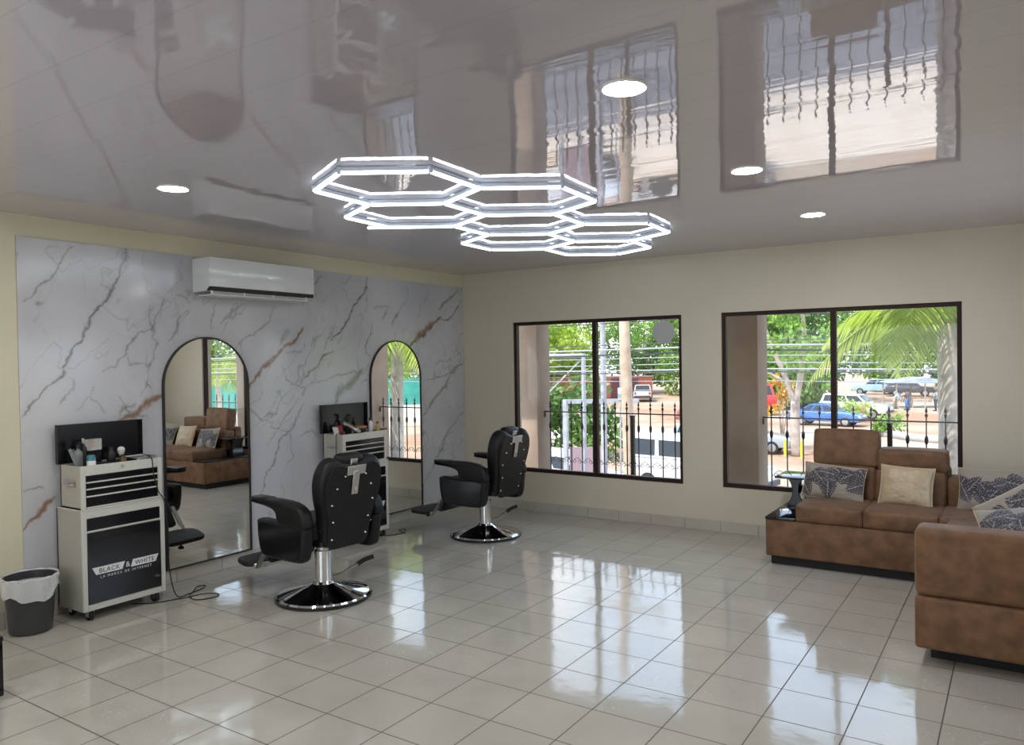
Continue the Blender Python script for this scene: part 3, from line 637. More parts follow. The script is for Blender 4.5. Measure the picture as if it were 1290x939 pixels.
# ------------------------------------------------------------------ tool cabinets
def text_mesh(txt, size, extr=.0005, spacing=1.0):
    cu = bpy.data.curves.new('txt', 'FONT'); cu.body = txt; cu.size = size; cu.extrude = extr; cu.space_character = spacing; cu.align_x = 'CENTER'; cu.resolution_u = 3
    t = bpy.data.objects.new('txt', cu); COL.objects.link(t)
    dg = bpy.context.evaluated_depsgraph_get(); me = bpy.data.meshes.new_from_object(t.evaluated_get(dg))
    bpy.data.objects.remove(t); bm = bmesh.new(); bm.from_mesh(me); return bm
def lettering(name, txt, size, y, z, x, m, parent, spacing=1.0):
    bm = text_mesh(txt, size, .0006, spacing); bmesh.ops.transform(bm, matrix=T(x, y, z) @ YZ, verts=bm.verts[:])
    return obj(name, bm, m, parent, 30)
def cabinet(y0, label):
    o = thing('tool_cabinet', label, 'tool cabinet', (.0, y0, 0), 0, 'rolling tool cabinets along the marble wall')
    W = .54; D0, D1 = .030, .330
    W2 = M['cab_white']
    bm = B()     # lower carcass: open box with front stile frame
    box(bm, D0, D0+.012, 0, W, .065, .680); box(bm, D0, D1-.014, 0, .012, .065, .680); box(bm, D0, D1-.014, W-.012, W, .065, .680)
    box(bm, D0, D1-.014, .012, W-.012, .065, .08); box(bm, D0, D1-.014, .012, W-.012, .668, .680)
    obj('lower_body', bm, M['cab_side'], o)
    bm = B(); box(bm, D1-.016, D1, 0, .030, .065, .682, .002, 1); box(bm, D1-.016, D1, W-.030, W, .065, .682, .002, 1); box(bm, D1-.016, D1, .03, W-.03, .065, .103, .002, 1)
    box(bm, D1-.016, D1, .03, W-.03, .634, .682, .002, 1); box(bm, D1-.016, D1, .03, W-.03, .545, .552)
    obj('lower_frame', bm, W2, o)
    bm = B(); box(bm, D0-.002, D1+.003, -.003, W+.003, .680, .690, .002, 1); obj('lower_top', bm, W2, o)
    dr = obj('drawer', box(B(), D1-.20, D1-.002, .032, W-.032, .556, .632, .002, 1), M['cab_black'], o)
    obj('drawer_lip', box(B(), D1-.004, D1+.006, .032, W-.032, .549, .558, .002, 1), W2, dr)
    door = obj('door', box(B(), D1-.012, D1+.002, .031, W-.031, .105, .542, .002, 1), M['cab_black'], o)
    obj('door_lip', box(B(), D1, D1+.006, .04, W-.04, .495, .501, .002, 1), M['cab_black'], door)
    # logo band: two slanted white boxes and a white ampersand, tag line below
    bm = B(); x = D1+.0028
    prism(bm, [(.055, .326), (.262, .326), (.245, .280), (.078, .280)], .001, T(x, 0, 0) @ YZ)
    prism(bm, [(.315, .326), (.490, .326), (.468, .280), (.300, .280)], .001, T(x, 0, 0) @ YZ)
    obj('logo_band', bm, M['white_print'], door)
    lettering('logo_lettering', 'BLACK', .040, .162, .2885, x+.0008, M['cab_black'], door, 1.12)
    lettering('logo_lettering', 'WHITE', .040, .393, .2885, x+.0008, M['cab_black'], door, 1.10)
    lettering('logo_lettering', '&', .048, .281, .286, x, M['white_print'], door)
    lettering('logo_lettering', 'LA MARCA DE INTERNET', .021, .272, .255, x, M['white_print'], door, 1.5)
    # upper chest
    U0, U1, V0, V1 = .075, .322, .006, W-.006
    bm = B(); box(bm, U0, U0+.01, V0, V1, .690, .955); box(bm, U0, U1-.012, V0, V0+.01, .690, .955); box(bm, U0, U1-.012, V1-.01, V1, .690, .955); box(bm, U0, U1-.012, V0, V1, .690, .70)
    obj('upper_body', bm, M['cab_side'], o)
    obj('tray_floor', box(B(), U0+.01, U1-.012, V0+.01, V1-.01, .915, .922), M['cab_black'], o)
    bm = B(); box(bm, U1-.014, U1, V0, V0+.028, .690, .957, .002, 1); box(bm, U1-.014, U1, V1-.028, V1, .690, .957, .002, 1); box(bm, U1-.014, U1, V0+.028, V1-.028, .896, .957, .002, 1); box(bm, U1-.014, U1, V0+.028, V1-.028, .690, .699, .001, 1)
    obj('upper_frame', bm, W2, o)
    bm = B(); cyl(bm, (U1-.002, W*.49, .932), (U1+.004, W*.49, .932), .007, n=14); obj('lock', bm, M['steel'], o)
    for z0, z1 in ((.854, .892), (.813, .846), (.768, .805), (.700, .760)):
        dr = obj('drawer', box(B(), U1-.18, U1-.003, V0+.030, V1-.030, z0, z1, .002, 1), M['cab_black'], o)
        obj('drawer_lip', box(B(), U1-.004, U1+.007, V0+.030, V1-.030, z0-.005, z0+.004, .002, 1), W2, dr)
    lid = obj('lid', box(B(), .050, .062, -.010, W+.006, .955, 1.203, .003, 1), M['cab_black'], o)
    bm = B(); box(bm, .062, .085, -.010, -.002, .957, 1.203); box(bm, .062, .085, W-.002, W+.006, .957, 1.203); box(bm, .062, .085, -.010, W+.006, 1.195, 1.203); obj('lid_flange', bm, M['cab_black'], lid)
    for yy in (-.001, W+.001):
        bm = B(); sgn = -1 if yy < .1 else 1
        hd = tube(bm, smooth_pts([(.155, yy-.003*sgn+.0*sgn, .845), (.155, yy+.012*sgn, .845), (.20, yy+.015*sgn, .845), (.245, yy+.012*sgn, .845), (.245, yy-.003*sgn, .845)], 3), .005, 8)
        box(bm, .145, .255, yy-.004 if sgn > 0 else yy, yy if sgn > 0 else yy+.004, .825, .868); obj('side_handle', bm, M['steel'], o)
    for i, (cx, cy2) in enumerate(((.085, .055), (.29, .055), (.085, W-.055), (.29, W-.055))):
        bm = B(); cyl(bm, (cx, cy2-.012, .034), (cx, cy2+.012, .034), .034, n=22); ca = obj('caster', bm, M['rubber'], o)
        bm = B(); box(bm, cx-.016, cx+.020, cy2-.018, cy2-.014, .022, .067); box(bm, cx-.016, cx+.020, cy2+.014, cy2+.018, .022, .067); box(bm, cx-.022, cx+.024, cy2-.018, cy2+.018, .060, .067); obj('caster_fork', bm, M['steel'], ca)
    return o
cabinet(-4.295, 'off-white and black tool cabinet beside the waste bin, its lid open')
cabinet(-2.120, 'off-white and black tool cabinet partly hidden behind the nearer barber chair')
# things standing in the open tops
def bottle(name, label, cat, x, y, z, r, h, m, capm, neck=.45, capw=.5):
    o = thing(name, label, cat, (x, y, z))
    bm = B(); lathe(bm, [(0, 0), (r*.95, 0), (r, .004), (r, h*.60), (r*.92, h*.68), (r*neck, h*.78), (r*neck, h*.84), (0, h*.84)], 18); obj('body', bm, m, o)
    bm = B(); lathe(bm, [(r*capw, h*.82), (r*capw, h*.97), (r*capw*.8, h), (0, h)], 14); obj('cap', bm, capm, o)
    return o
ZT = .9225
clear = mat('grey translucent plastic', (.20, .21, .21), .2); teal = mat('teal can', (.05, .22, .26), .3, metal=.4); wood = mat('orange wood', (.42, .17, .06), .45)
red = mat('dark red card', (.28, .02, .03), .4); amber = mat('amber liquid', (.12, .06, .02), .15); goldm = mat('gold label', (.42, .28, .10), .35); purple = mat('dark purple plastic', (.07, .02, .07), .4)
cream_m = mat('cream bristle', (.74, .72, .66), .6)
def spray_bottle(x, y, z, h, label, m):
    o = bottle('spray_bottle', label, 'spray bottle', x, y, z, .027, h*.85, m, M['black_plastic'], .4, .42)
    bm = B(); box(bm, -.012, .030, -.011, .011, h*.84, h*.93, .004, 2); box(bm, .028, .048, -.006, .006, h*.87, h*.915, .002, 1); tube(bm, [(.026, 0, h*.85), (.034, 0, h*.80), (.030, 0, h*.74)], .004, 6); obj('trigger', bm, M['black_plastic'], o)
def clipper(x, y, z, rz, label, m, tilt=0):
    o = thing('hair_clipper', label, 'hair clipper', (x, y, z), rz)
    mx = R(tilt, 'Y')
    bm = B(); prism(bm, smooth_poly([(-.075, -.016), (0, -.021), (.065, -.022), (.072, 0), (.065, .022), (0, .021), (-.075, .016)], 3), .034, mx @ T(0, 0, .017), .010, 3); obj('body', bm, m, o)
    bm = B(); box(bm, .068, .098, -.021, .021, .008, .026, .003, 1, mx); obj('blade', bm, M['steel'], o)
spray_bottle(.150, -4.215, ZT, .185, 'grey spray bottle at the left end of the nearer cabinet top', clear)
cn = thing('spray_can', 'teal and white can at the front left of the nearer cabinet top', 'can', (.275, -4.200, ZT))
bm = B(); lathe(bm, [(0, 0), (.024, 0), (.026, .003), (.026, .085), (.020, .094), (0, .094)], 20); obj('body', bm, teal, cn)
bm = B(); lathe(bm, [(.0264, .015), (.0264, .06)], 20); obj('label_band', bm, M['white'], cn)
bx_ = thing('product_box', 'white and brown box leaning inside the open lid of the nearer cabinet', 'box', (.107, -4.105, ZT))
box_m = noisy('printed card', (.55, .54, .52), (.30, .20, .16), 14, .5)
obj('carton', box(B(), -.018, .018, -.055, .055, .105, .178, .002, 1), box_m, bx_); obj('carton_below', box(B(), -.018, .018, -.05, .05, 0, .104, .002, 1), M['cab_black'], bx_)
nb = thing('neck_brush', 'cream neck brush lying in the middle of the nearer cabinet top', 'brush', (.18, -3.955, ZT))
bm = B(); lathe(bm, [(0, 0), (.012, 0), (.014, .03), (.010, .055), (.012, .06)], 14); obj('handle', bm, M['black_plastic'], nb)
bm = B(); lathe(bm, [(.010, .058), (.020, .08), (.024, .10), (.015, .115), (0, .118)], 14); obj('bristles', bm, cream_m, nb)
clipper(.225, -4.085, ZT+.001, .6, 'black hair clipper beside the teal can on the nearer cabinet', M['black_plastic'])
clipper(.155, -3.915, ZT+.001, 1.4, 'black hair clipper behind the silver tray on the nearer cabinet', M['black_plastic'])
bottle('oil_bottle', 'tall black bottle at the back left of the nearer cabinet top', 'bottle', .125, -4.170, ZT, .021, .190, M['black_plastic'], M['ac_grey'], .35, .4)
bottle('talc_bottle', 'squat black bottle beside the white and brown box on the nearer cabinet', 'bottle', .150, -4.005, ZT, .026, .120, M['black_plastic'], M['black_plastic'], .6, .6)
bottle('gel_bottle', 'short dark bottle between the clipper and the cream brush on the nearer cabinet', 'bottle', .255, -3.985, ZT, .022, .075, amber, M['black_plastic'], .6, .6)
tray = thing('metal_tray', 'flat silver tray on the right of the nearer cabinet top', 'tray', (.215, -3.850, .957))
bm = B(); box(bm, -.075, .085, -.068, .068, 0, .006, .002, 1); obj('plate', bm, M['steel'], tray)
bm = B(); tube(bm, [(-.075, -.068, .010), (.085, -.068, .010), (.085, .068, .010), (-.075, .068, .010)], .004, 6, True); obj('rolled_edge', bm, M['steel'], tray)
cb = thing('comb', 'pale comb leaning at the left end of the nearer cabinet top', 'comb', (.235, -4.255, ZT))
bm = B(); box(bm, -.003, .003, -.012, .006, 0, .15, .001, 1, R(.35, 'X'))
for k in range(22): box(bm, -.0015, .0015, .006, .022, .012+k*.006, .0145+k*.006, 0, 1, R(.35, 'X'))
obj('spine', bm, clear, cb)
# second cabinet's clutter
rb = thing('red_carton', 'dark red carton tilted at the left end of the farther cabinet top', 'box', (.23, -2.075, ZT))
bm = B(); box(bm, -.03, .03, -.012, .040, .004, .105, .002, 1, R(.30, 'X')); obj('carton', bm, red, rb)
bm = B(); box(bm, -.031, .031, -.016, -.011, .004, .106, .0, 1, R(.30, 'X')); obj('white_edge', bm, M['white'], rb)
spray_bottle(.13, -1.865, ZT, .205, 'black spray bottle standing in the middle of the farther cabinet top', M['black_plastic'])
clipper(.25, -1.965, ZT+.075, .3, 'silver and black hair clipper propped on the farther cabinet top', M['steel'], .45)
hb = thing('hair_brush', 'orange wooden brush lying across jars on the farther cabinet top', 'brush', (.22, -1.81, ZT+.062))
bm = B(); prism(bm, smooth_poly([(-.022, -.06), (.022, -.06), (.028, 0), (.022, .06), (-.022, .06), (-.028, 0)], 3), .022, T(0, 0, .011), .007, 3); obj('wood_back', bm, wood, hb)
bm = B(); box(bm, -.018, .018, -.052, .052, -.020, .001); obj('bristles', bm, M['black_plastic'], hb)
for (x, y, l) in ((.22, -1.845, 'dark purple jar under the orange brush, to its left'), (.22, -1.775, 'dark purple jar under the orange brush, to its right')):
    j = thing('jar', l, 'jar', (x, y, ZT), 0); bm = B(); lathe(bm, [(0, 0), (.028, 0), (.030, .003), (.030, .026), (0, .026)], 18); obj('body', bm, purple, j)
    bm = B(); lathe(bm, [(.031, .027), (.031, .041), (0, .041)], 18); obj('lid', bm, M['black_plastic'], j)
bottle('lotion_bottle', 'white and black bottle near the right end of the farther cabinet top', 'bottle', .22, -1.680, ZT, .021, .150, M['white'], M['black_plastic'])
bottle('tonic_bottle', 'amber bottle with gold label at the right end of the farther cabinet top', 'bottle', .275, -1.648, ZT, .024, .115, goldm, amber)
bottle('dark_bottle', 'dark bottle behind the amber one on the farther cabinet top', 'bottle', .17, -1.635, ZT, .021, .145, amber, M['black_plastic'])
bottle('pomade_bottle', 'dark purple bottle behind the tilted red carton on the farther cabinet', 'bottle', .13, -2.01, ZT, .022, .13, purple, M['black_plastic'])
rz_ = thing('straight_razor', 'dark folded razor on the right front corner of the farther cabinet', 'razor', (.295, -1.605, .958), 1.45)
bm = B(); box(bm, -.045, .045, -.008, .008, 0, .012, .004, 2); obj('handle', bm, M['suede_dark'], rz_)
bm = B(); box(bm, -.04, .05, -.0012, .0012, .010, .018); obj('blade', bm, M['steel'], rz_)
# cables
def cable(label, pts, r=.0035):
    bm = B(); tube(bm, smooth_pts(pts, 8), r, 8); tag(obj('power_cable', bm, M['rubber'], None), label, 'cable')
cable('black cable running down the front of the nearer cabinet and looping on the floor',
      [(.225, -3.80, .965), (.28, -3.835, .972), (.331, -3.835, .955), (.338, -3.830, .86), (.337, -3.80, .74), (.341, -3.765, .68), (.343, -3.75, .58), (.341, -3.735, .42), (.338, -3.735, .25), (.345, -3.72, .10), (.36, -3.69, .012),
       (.35, -3.60, .005), (.32, -3.48, .005), (.27, -3.42, .005), (.25, -3.47, .005), (.33, -3.55, .010), (.42, -3.64, .013), (.50, -3.66, .005), (.56, -3.60, .005), (.56, -3.52, .005), (.50, -3.50, .005), (.43, -3.56, .005), (.40, -3.68, .005), (.33, -3.84, .005), (.22, -3.93, .005)])
cable('thin black cable hanging down the left side of the farther cabinet',
      [(.30, -2.06, .975), (.26, -2.128, .962), (.255, -2.134, .90), (.252, -2.133, .78), (.25, -2.136, .70), (.245, -2.134, .50), (.24, -2.134, .25), (.23, -2.14, .08), (.25, -2.16, .005), (.30, -2.20, .005)], .003)
cable('short black cable curling on the floor below the farther mirror',
      [(.20, -1.66, .005), (.33, -1.60, .005), (.38, -1.50, .005), (.36, -1.40, .005), (.29, -1.33, .005), (.27, -1.38, .005), (.33, -1.43, .009), (.42, -1.47, .005)])

# ------------------------------------------------------------------ waste bin
wb = thing('waste_bin', 'charcoal waste bin lined with a white bag at the end of the marble', 'waste bin', (.175, -4.525, 0))
bm = B(); lathe(bm, [(0, .004), (.108, .004), (.113, .012), (.138, .315), (.144, .320), (.144, .330), (.134, .330), (.132, .315), (.108, .016), (0, .016)], 40)
obj('tub', bm, M['bin'], wb)
n = 60; rows = 12; P = np.zeros((rows+5, n+1, 3))
for i in range(n+1):
    a = 2*PI*i/n
    drop = .085+.055*max(0, math.cos(a-(-.55)))**2+.018*math.sin(3*a+1)+.010*math.sin(7*a)
    for k in range(rows+5):
        if k < 5: r = .126+.004*k; z = .27+.016*k
        else:
            t = (k-5)/(rows-1); r = .150+.004*math.sin(9*a+3*t)+.004*math.sin(17*a-5*t)-.004*t; z = .338-drop*t+.003*math.sin(11*a)*(1-t)
        P[k, i] = (r*math.cos(a), r*math.sin(a), z)
obj('bag_liner', grid_mesh('bag', P), M['bag'], wb, 179)

# ------------------------------------------------------------------ sectional sofa
su = M['suede']
sf = thing('sectional_sofa', 'brown suede corner sofa with black console end, below the right window', 'sofa', (0, 0, 0))
X0, X1, YF, YK = 3.482, 5.66, -.868, -.10
bm = B(); box(bm, X0, X1, YF, YK, .068, .342, .014, 3); obj('base', bm, su, sf)
bm = B(); box(bm, 4.640, X1, -2.405, YF+.03, .085, .350, .018, 3); obj('base', bm, su, sf)
bm = B(); box(bm, X0+.03, X1-.03, YF+.05, YK-.03, 0, .070); box(bm, 4.70, X1-.03, -2.26, YF, 0, .09); obj('plinth', bm, M['rubber'], sf)
co = obj('console', box(B(), X0-.002, 3.700, YF-.002, YK+.02, .342, .360, .004, 2), M['black_gloss'], sf)
# curved pedestal and drinks tray
p = smooth_poly([(-.060, 0), (.075, 0), (.050, .06), (.030, .12), (.040, .19), (.060, .235), (-.050, .235), (-.030, .17), (-.025, .10), (-.040, .05)], 3)
bm = B(); prism(bm, p, .16, T(3.585, -.30, .360) @ XZ, .006, 1); obj('tray_pedestal', bm, M['black_gloss'], sf)
bm = B(); prism(bm, [(3.455, -.49), (3.715, -.49), (3.715, -.14), (3.455, -.14)], .016, T(0, 0, .603), .004, 2); obj('drinks_tray', bm, M['black_gloss'], sf)
def cush(x0, x1, y0, y1, z0, z1, r, name, dome=.012, seg=4, mx=None):
    t = bmesh.new(); bmesh.ops.create_cube(t, size=1); bmesh.ops.subdivide_edges(t, edges=t.edges[:], cuts=7, use_grid_fill=True)
    for v in t.verts:
        u = v.co*2
        k = [1-abs(c)**3.2 for c in u]
        b = Vector((math.copysign(1, u.x)*k[1]*k[2] if abs(u.x) > .99 else 0, math.copysign(1, u.y)*k[0]*k[2] if abs(u.y) > .99 else 0, math.copysign(1, u.z)*k[0]*k[1] if abs(u.z) > .99 else 0))
        v.co = Vector((v.co.x*(x1-x0), v.co.y*(y1-y0), v.co.z*(z1-z0)))+b*dome
    es = [e for e in t.edges if len(e.link_faces) == 2 and e.link_faces[0].normal.angle(e.link_faces[1].normal) > .9]
    t.normal_update(); es = [e for e in t.edges if len(e.link_faces) == 2 and e.calc_face_angle() > .9]
    bmesh.ops.bevel(t, geom=es, offset=r, segments=seg, affect='EDGES', profile=.55, clamp_overlap=True)
    bm = B(); merge(bm, t, T((x0+x1)/2, (y0+y1)/2, (z0+z1)/2) @ (mx or Matrix())); return obj(name, bm, su, sf, 60)
cush(3.704, 4.156, YF-.004, -.36, .345, .468, .022, 'seat_cushion')
cush(4.160, 4.632, YF-.004, -.36, .345, .468, .022, 'seat_cushion')
cush(4.636, 5.30, YF-.03, -.36, .345, .468, .022, 'seat_cushion')
cush(4.690, 5.28, -2.20, YF-.035, .352, .470, .022, 'seat_cushion')
L = R(math.radians(-9), 'X')
cush(3.716, 4.170, -.395, -.24, .44, .700, .03, 'back_cushion', mx=L)
cush(4.176, 4.634, -.395, -.24, .44, .690, .03, 'back_cushion', mx=L)
cush(4.642, 5.60, -.36, -.13, .36, .665, .03, 'back_cushion')
cush(5.34, 5.62, -2.20, -.40, .36, .665, .03, 'back_cushion')
cush(3.722, 4.186, -.335, -.195, .700, .978, .05, 'headrest', .010, 5, R(math.radians(-8), 'X'))
cush(4.184, 4.644, -.360, -.150, .690, .850, .05, 'headrest', .010, 5)
bm = B(); box(bm, 3.716, 4.66, -.225, -.105, .34, .73, .03, 3); box(bm, 4.60, 5.62, -.225, -.105, .34, .64, .03, 3); obj('back_frame', bm, su, sf)
bm = B(); box(bm, 4.640, X1, -2.408, -2.215, .352, .694, .035, 5); obj('end_arm', bm, su, sf)

# pillows
def leaf_paint(U, V, seed, n=11):
    """monstera leaves printed on the cloth; U,V in metres"""
    rng = random.Random(seed); base = np.array([.33, .29, .235]); dark = np.array([.045, .039, .046]); pale = np.array([.50, .48, .45])
    col = np.empty(U.shape+(3,)); col[:] = base
    bl = np.clip((fbm(U*9, V*9, seed)-.45)*4, 0, 1)[..., None]; col = col*(1-bl*.35)+np.array([.27, .25, .23])*bl*.35
    w, h = U.max(), V.max()
    for k in range(n):
        cx, cy = -w+(k+.5)/n*2*w+rng.uniform(-.03, .03), rng.uniform(-.55, .55)*h; a = rng.uniform(0, 2*PI); L_ = rng.uniform(.12, .155)
        du, dv = U-cx, V-cy; p = du*math.cos(a)+dv*math.sin(a); q = -du*math.sin(a)+dv*math.cos(a); aq = np.abs(q)
        t = (p+L_*.5)/L_; tt = np.clip(t, .001, .999)
        wd = L_*.50*(np.sin(PI*tt**.60))**.7*(1-.25*tt)
        inside = (t > 0) & (t < 1) & (aq < wd)
        ph = (p-aq*.9)/(L_*.155); fr = np.abs(ph-np.floor(ph)-.5)          # 0 in the middle of a lobe, .5 between lobes
        slit = (fr > .5-.20*np.clip((aq/(wd+1e-6)-.40)/.6, 0, 1)) & (aq > wd*.40)
        vein = ((fr < .045) & (aq < wd*.8)) | (aq < .0020)
        tone = dark*(1+.7*rng.random())
        col[inside & ~slit] = tone; col[inside & ~slit & vein] = pale*.8+tone*.2
    return col
def pillow(name, label, cat, w, h, t, loc, rot, m, seed=None, flange=0, group=None, sag=.0):
    nx, ny = 121, 91; u = np.linspace(-1, 1, nx); v = np.linspace(-1, 1, ny); U, V = np.meshgrid(u, v)
    k = (np.clip(1-np.abs(U)**2.6, 0, 1)*np.clip(1-np.abs(V)**2.6, 0, 1))**.5
    pin = .055; X = U*w/2*(1-pin*(1-np.abs(U)**1.5*0)*(1-np.abs(V))**1*0-pin*(1-V*V)*np.abs(U)); Y = V*h/2*(1-pin*(1-U*U)*np.abs(V))
    wr = (fbm(U*3+seed if seed else U*3+5, V*3, 5)-.5)*.016*np.clip(k*1.5, 0, 1)
    o = thing(name, label, cat, loc, 0, group); o.rotation_euler = rot
    for sd, nm in ((1, 'front'), (-1, 'back')):
        Z = sd*(k*t/2)+wr-sag*(U*U)*.5
        Pm = np.stack([X, Y, Z], -1)
        if sd < 0: Pm = Pm[:, ::-1]
        me = grid_mesh(nm, Pm)
        if seed: set_tint(me, leaf_paint(X if sd > 0 else X[:, ::-1], Y, seed+(0 if sd > 0 else 5)).reshape(-1, 3))
        obj('pillow_'+nm, me, m, o, 179)
    pts = [(X[0, i], Y[0, i], -sag*U[0, i]**2*.5) for i in range(0, nx-1, 6)]+[(X[i, -1], Y[i, -1], -sag*.5) for i in range(0, ny-1, 6)]+[(X[-1, i], Y[-1, i], -sag*U[-1, i]**2*.5) for i in range(nx-1, 0, -6)]+[(X[i, 0], Y[i, 0], -sag*.5) for i in range(ny-1, 0, -6)]
    if flange:
        bm = B(); nn = len(pts); s2 = 1+flange
        a = [bm.verts.new(p) for p in pts]; b = [bm.verts.new((p[0]*s2, p[1]*s2, p[2]+.003*math.sin(i*1.3))) for i, p in enumerate(pts)]
        c = [bm.verts.new((p[0]*s2, p[1]*s2, p[2]-.004+.003*math.sin(i*1.3))) for i, p in enumerate(pts)]
        for i in range(nn):
            j = (i+1) % nn; bm.faces.new((a[i], a[j], b[j], b[i])); bm.faces.new((b[i], b[j], c[j], c[i])); bm.faces.new((c[i], c[j], a[j], a[i]))
        obj('flange', bm, m, o, 60)
    else:
        bm = B(); tube(bm, pts, .004, 6, True); obj('piping', bm, M['gold'], o)
    return o
D2 = math.radians
pillow('throw_pillow', 'leaf print pillow at the console end, under the raised headrest', 'pillow', .44, .275, .12, (3.900, -.505, .595), (D2(68), D2(5), D2(3)), M['print_fabric'], 3, group='throw pillows on the sofa')
pillow('throw_pillow', 'plain champagne satin pillow in the middle of the back row', 'pillow', .345, .29, .12, (4.395, -.500, .603), (D2(70), D2(2), D2(-2)), M['gold'], None, .05, group='throw pillows on the sofa')
pillow('throw_pillow', 'leaf print pillow standing in the corner of the sofa', 'pillow', .46, .31, .12, (4.945, -.470, .612), (D2(68), D2(-2), D2(-6)), M['print_fabric'], 12, group='throw pillows on the sofa')
pillow('throw_pillow', 'leaf print pillow propped up behind the near sofa arm', 'pillow', .46, .38, .13, (5.145, -1.62, .655), (D2(62), D2(-34), D2(4)), M['print_fabric'], 21, group='throw pillows on the sofa')
pillow('throw_pillow', 'pale leaf print pillow lying lowest, directly behind the near sofa arm', 'pillow', .46, .36, .12, (5.14, -2.03, .640), (D2(38), D2(-9), D2(8)), M['print_fabric'], 33, group='throw pillows on the sofa')

# low black stand that just shows at the left edge
st = thing('black_side_cabinet', 'edge of a black lacquered stand at the far left', 'side cabinet', (.91, -5.275, 0))
bm = B(); box(bm, -.205, .205, -.205, .205, .03, .285, .006, 2); obj('body', bm, M['black_gloss'], st)
bm = B(); box(bm, -.207, .207, -.207, .207, .285, .31, .005, 2); obj('top', bm, M['black_gloss'], st)
bm = B()
for a in (-.17, .17):
    for b in (-.17, .17): box(bm, a-.02, a+.02, b-.02, b+.02, 0, .03)
obj('foot', bm, M['rubber'], st)

# grey sticker on the pane
bm = B(); prism(bm, [(-.118*math.cos(2*PI*k/7+PI/2), .118*math.sin(2*PI*k/7+PI/2)) for k in range(7)], .0015, T(2.318, .036, 1.805) @ XZ)
tag(obj('window_sticker', bm, mat('grey vinyl', (.45, .45, .45), .7)), 'plain grey seven-sided sticker in the top corner of the left window', 'sticker')
# ------------------------------------------------------------------ porch: columns, slab, roof, railings
GZ = -3.0
struct('ground', box(B(), -140, 140, .16, 200, GZ-.2, GZ), M['ground'])
struct('near_ground', box(B(), -60, 60, 1.78, 12.0, GZ, GZ+.012), noisy('grey street', (.10, .10, .115), (.17, .17, .185), .8, .8))  # dark grey strip of ground nearest the porch
struct('bright_ground_strip', box(B(), -60, 60, 12.0, 18.6, GZ, GZ+.012), noisy('pale ground strip', (.68, .53, .40), (.78, .65, .52), .9, .85))  # pale strip added to brighten the window reflection in the ceiling
struct('street_kerb', box(B(), -60, 60, 6.3, 7.6, GZ+.012, GZ+.09), noisy('pale pavement', (.46, .47, .50), (.55, .56, .60), 1.5, .8))
struct('added_roof_block', box(B(), -.4, XR+.4, YB-.4, .15, H+.12, 2.95), M['concrete'])  # unseen slab added to block sun through the gap over the ceiling
struct('added_sun_block', box(B(), -.4, XR+.4, YB-3.6, YB-.4, 2.62, 2.95), M['concrete'])  # unseen slab added to keep sun out of the rear opening
struct('porch_slab', box(B(), -2.5, 8.5, .15, 1.78, GZ, -.12), M['concrete'])
struct('porch_roof', box(B(), -2.5, 8.5, .15, 2.15, 2.78, 2.95), M['concrete'])
def column(x0, x1, y0, y1, label):
    bm = B(); box(bm, x0, x1, y0, y1, -.12, 2.78, .008, 2)
    tag(obj('porch_column', bm, M['column']), label, 'column', 'porch columns', 'thing')
column(-.045, .229, 1.17, 1.47, 'square tan porch column behind the left side of the left window')
column(2.553, 2.864, 1.17, 1.52, 'square tan porch column behind the left side of the right window')
column(5.215, 5.525, 1.17, 1.52, 'square tan porch column seen only in the nearer arched mirror')
def railing(x0, x1, n, label, post=None):
    o = thing('iron_railing', label, 'railing', (x0, 1.335, -.12), 0, 'iron railings between the porch columns'); L = x1-x0; z = .12
    for k in range(n):
        x = (k+.55)*L/n
        bm = B(); box(bm, x-.0055, x+.0055, -.0055, .0055, .10, 1.10)
        lathe(bm, [(.006, 1.09), (.016, 1.115), (.004, 1.135), (.013, 1.15), (0, 1.20)], 8, T(x, 0, 0))
        lathe(bm, [(.006, .84), (.015, .86), (.017, .885), (.015, .91), (.006, .93)], 8, T(x, 0, 0))
        obj('baluster', bm, M['iron'], o)
    for zz in (.10, 1.055): obj('rail', box(B(), 0, L, -.007, .007, zz-.007, zz+.007), M['iron'], o)
    for k in range(n-1):
        xa = (k+.55)*L/n; st = L/n; bm = B()
        for sgn in (1, -1):
            c0 = xa+st/2+sgn*st*.24
            tube(bm, [(c0+sgn*(-.020)*math.cos(a)*(1-a/16), 0, .465+.022*math.sin(a)*(1-a/16)) for a in np.linspace(-.3, 5.4, 20)], .0032, 6)
        tube(bm, [(xa+.008+(st-.016)*q, 0, .455+.055*math.sin(PI*q)) for q in np.linspace(0, 1, 9)], .0030, 6)
        obj('scroll', bm, M['iron'], o)
    for xx in (0, L):
        bm = B(); box(bm, xx-.012 if xx else xx, xx if xx else xx+.012, -.012, .012, .985, 1.045); obj('wall_clamp', bm, M['iron'], o)
    if post:
        bm = B(); box(bm, post-.021, post+.021, -.021, .021, 0, 1.02); box(bm, post-.026, post+.026, -.026, .026, 1.02, 1.035); obj('post', bm, M['iron'], o)
railing(-2.5, -.045, 15, 'black iron railing left of the left porch column')
railing(.229, 2.553, 16, 'black spear-topped iron railing behind the left window', 1.168)
railing(2.864, 5.215, 15, 'black spear-topped iron railing behind the right window and sofa', 1.19)
railing(5.525, 8.5, 18, 'black iron railing right of the column seen in the mirror')

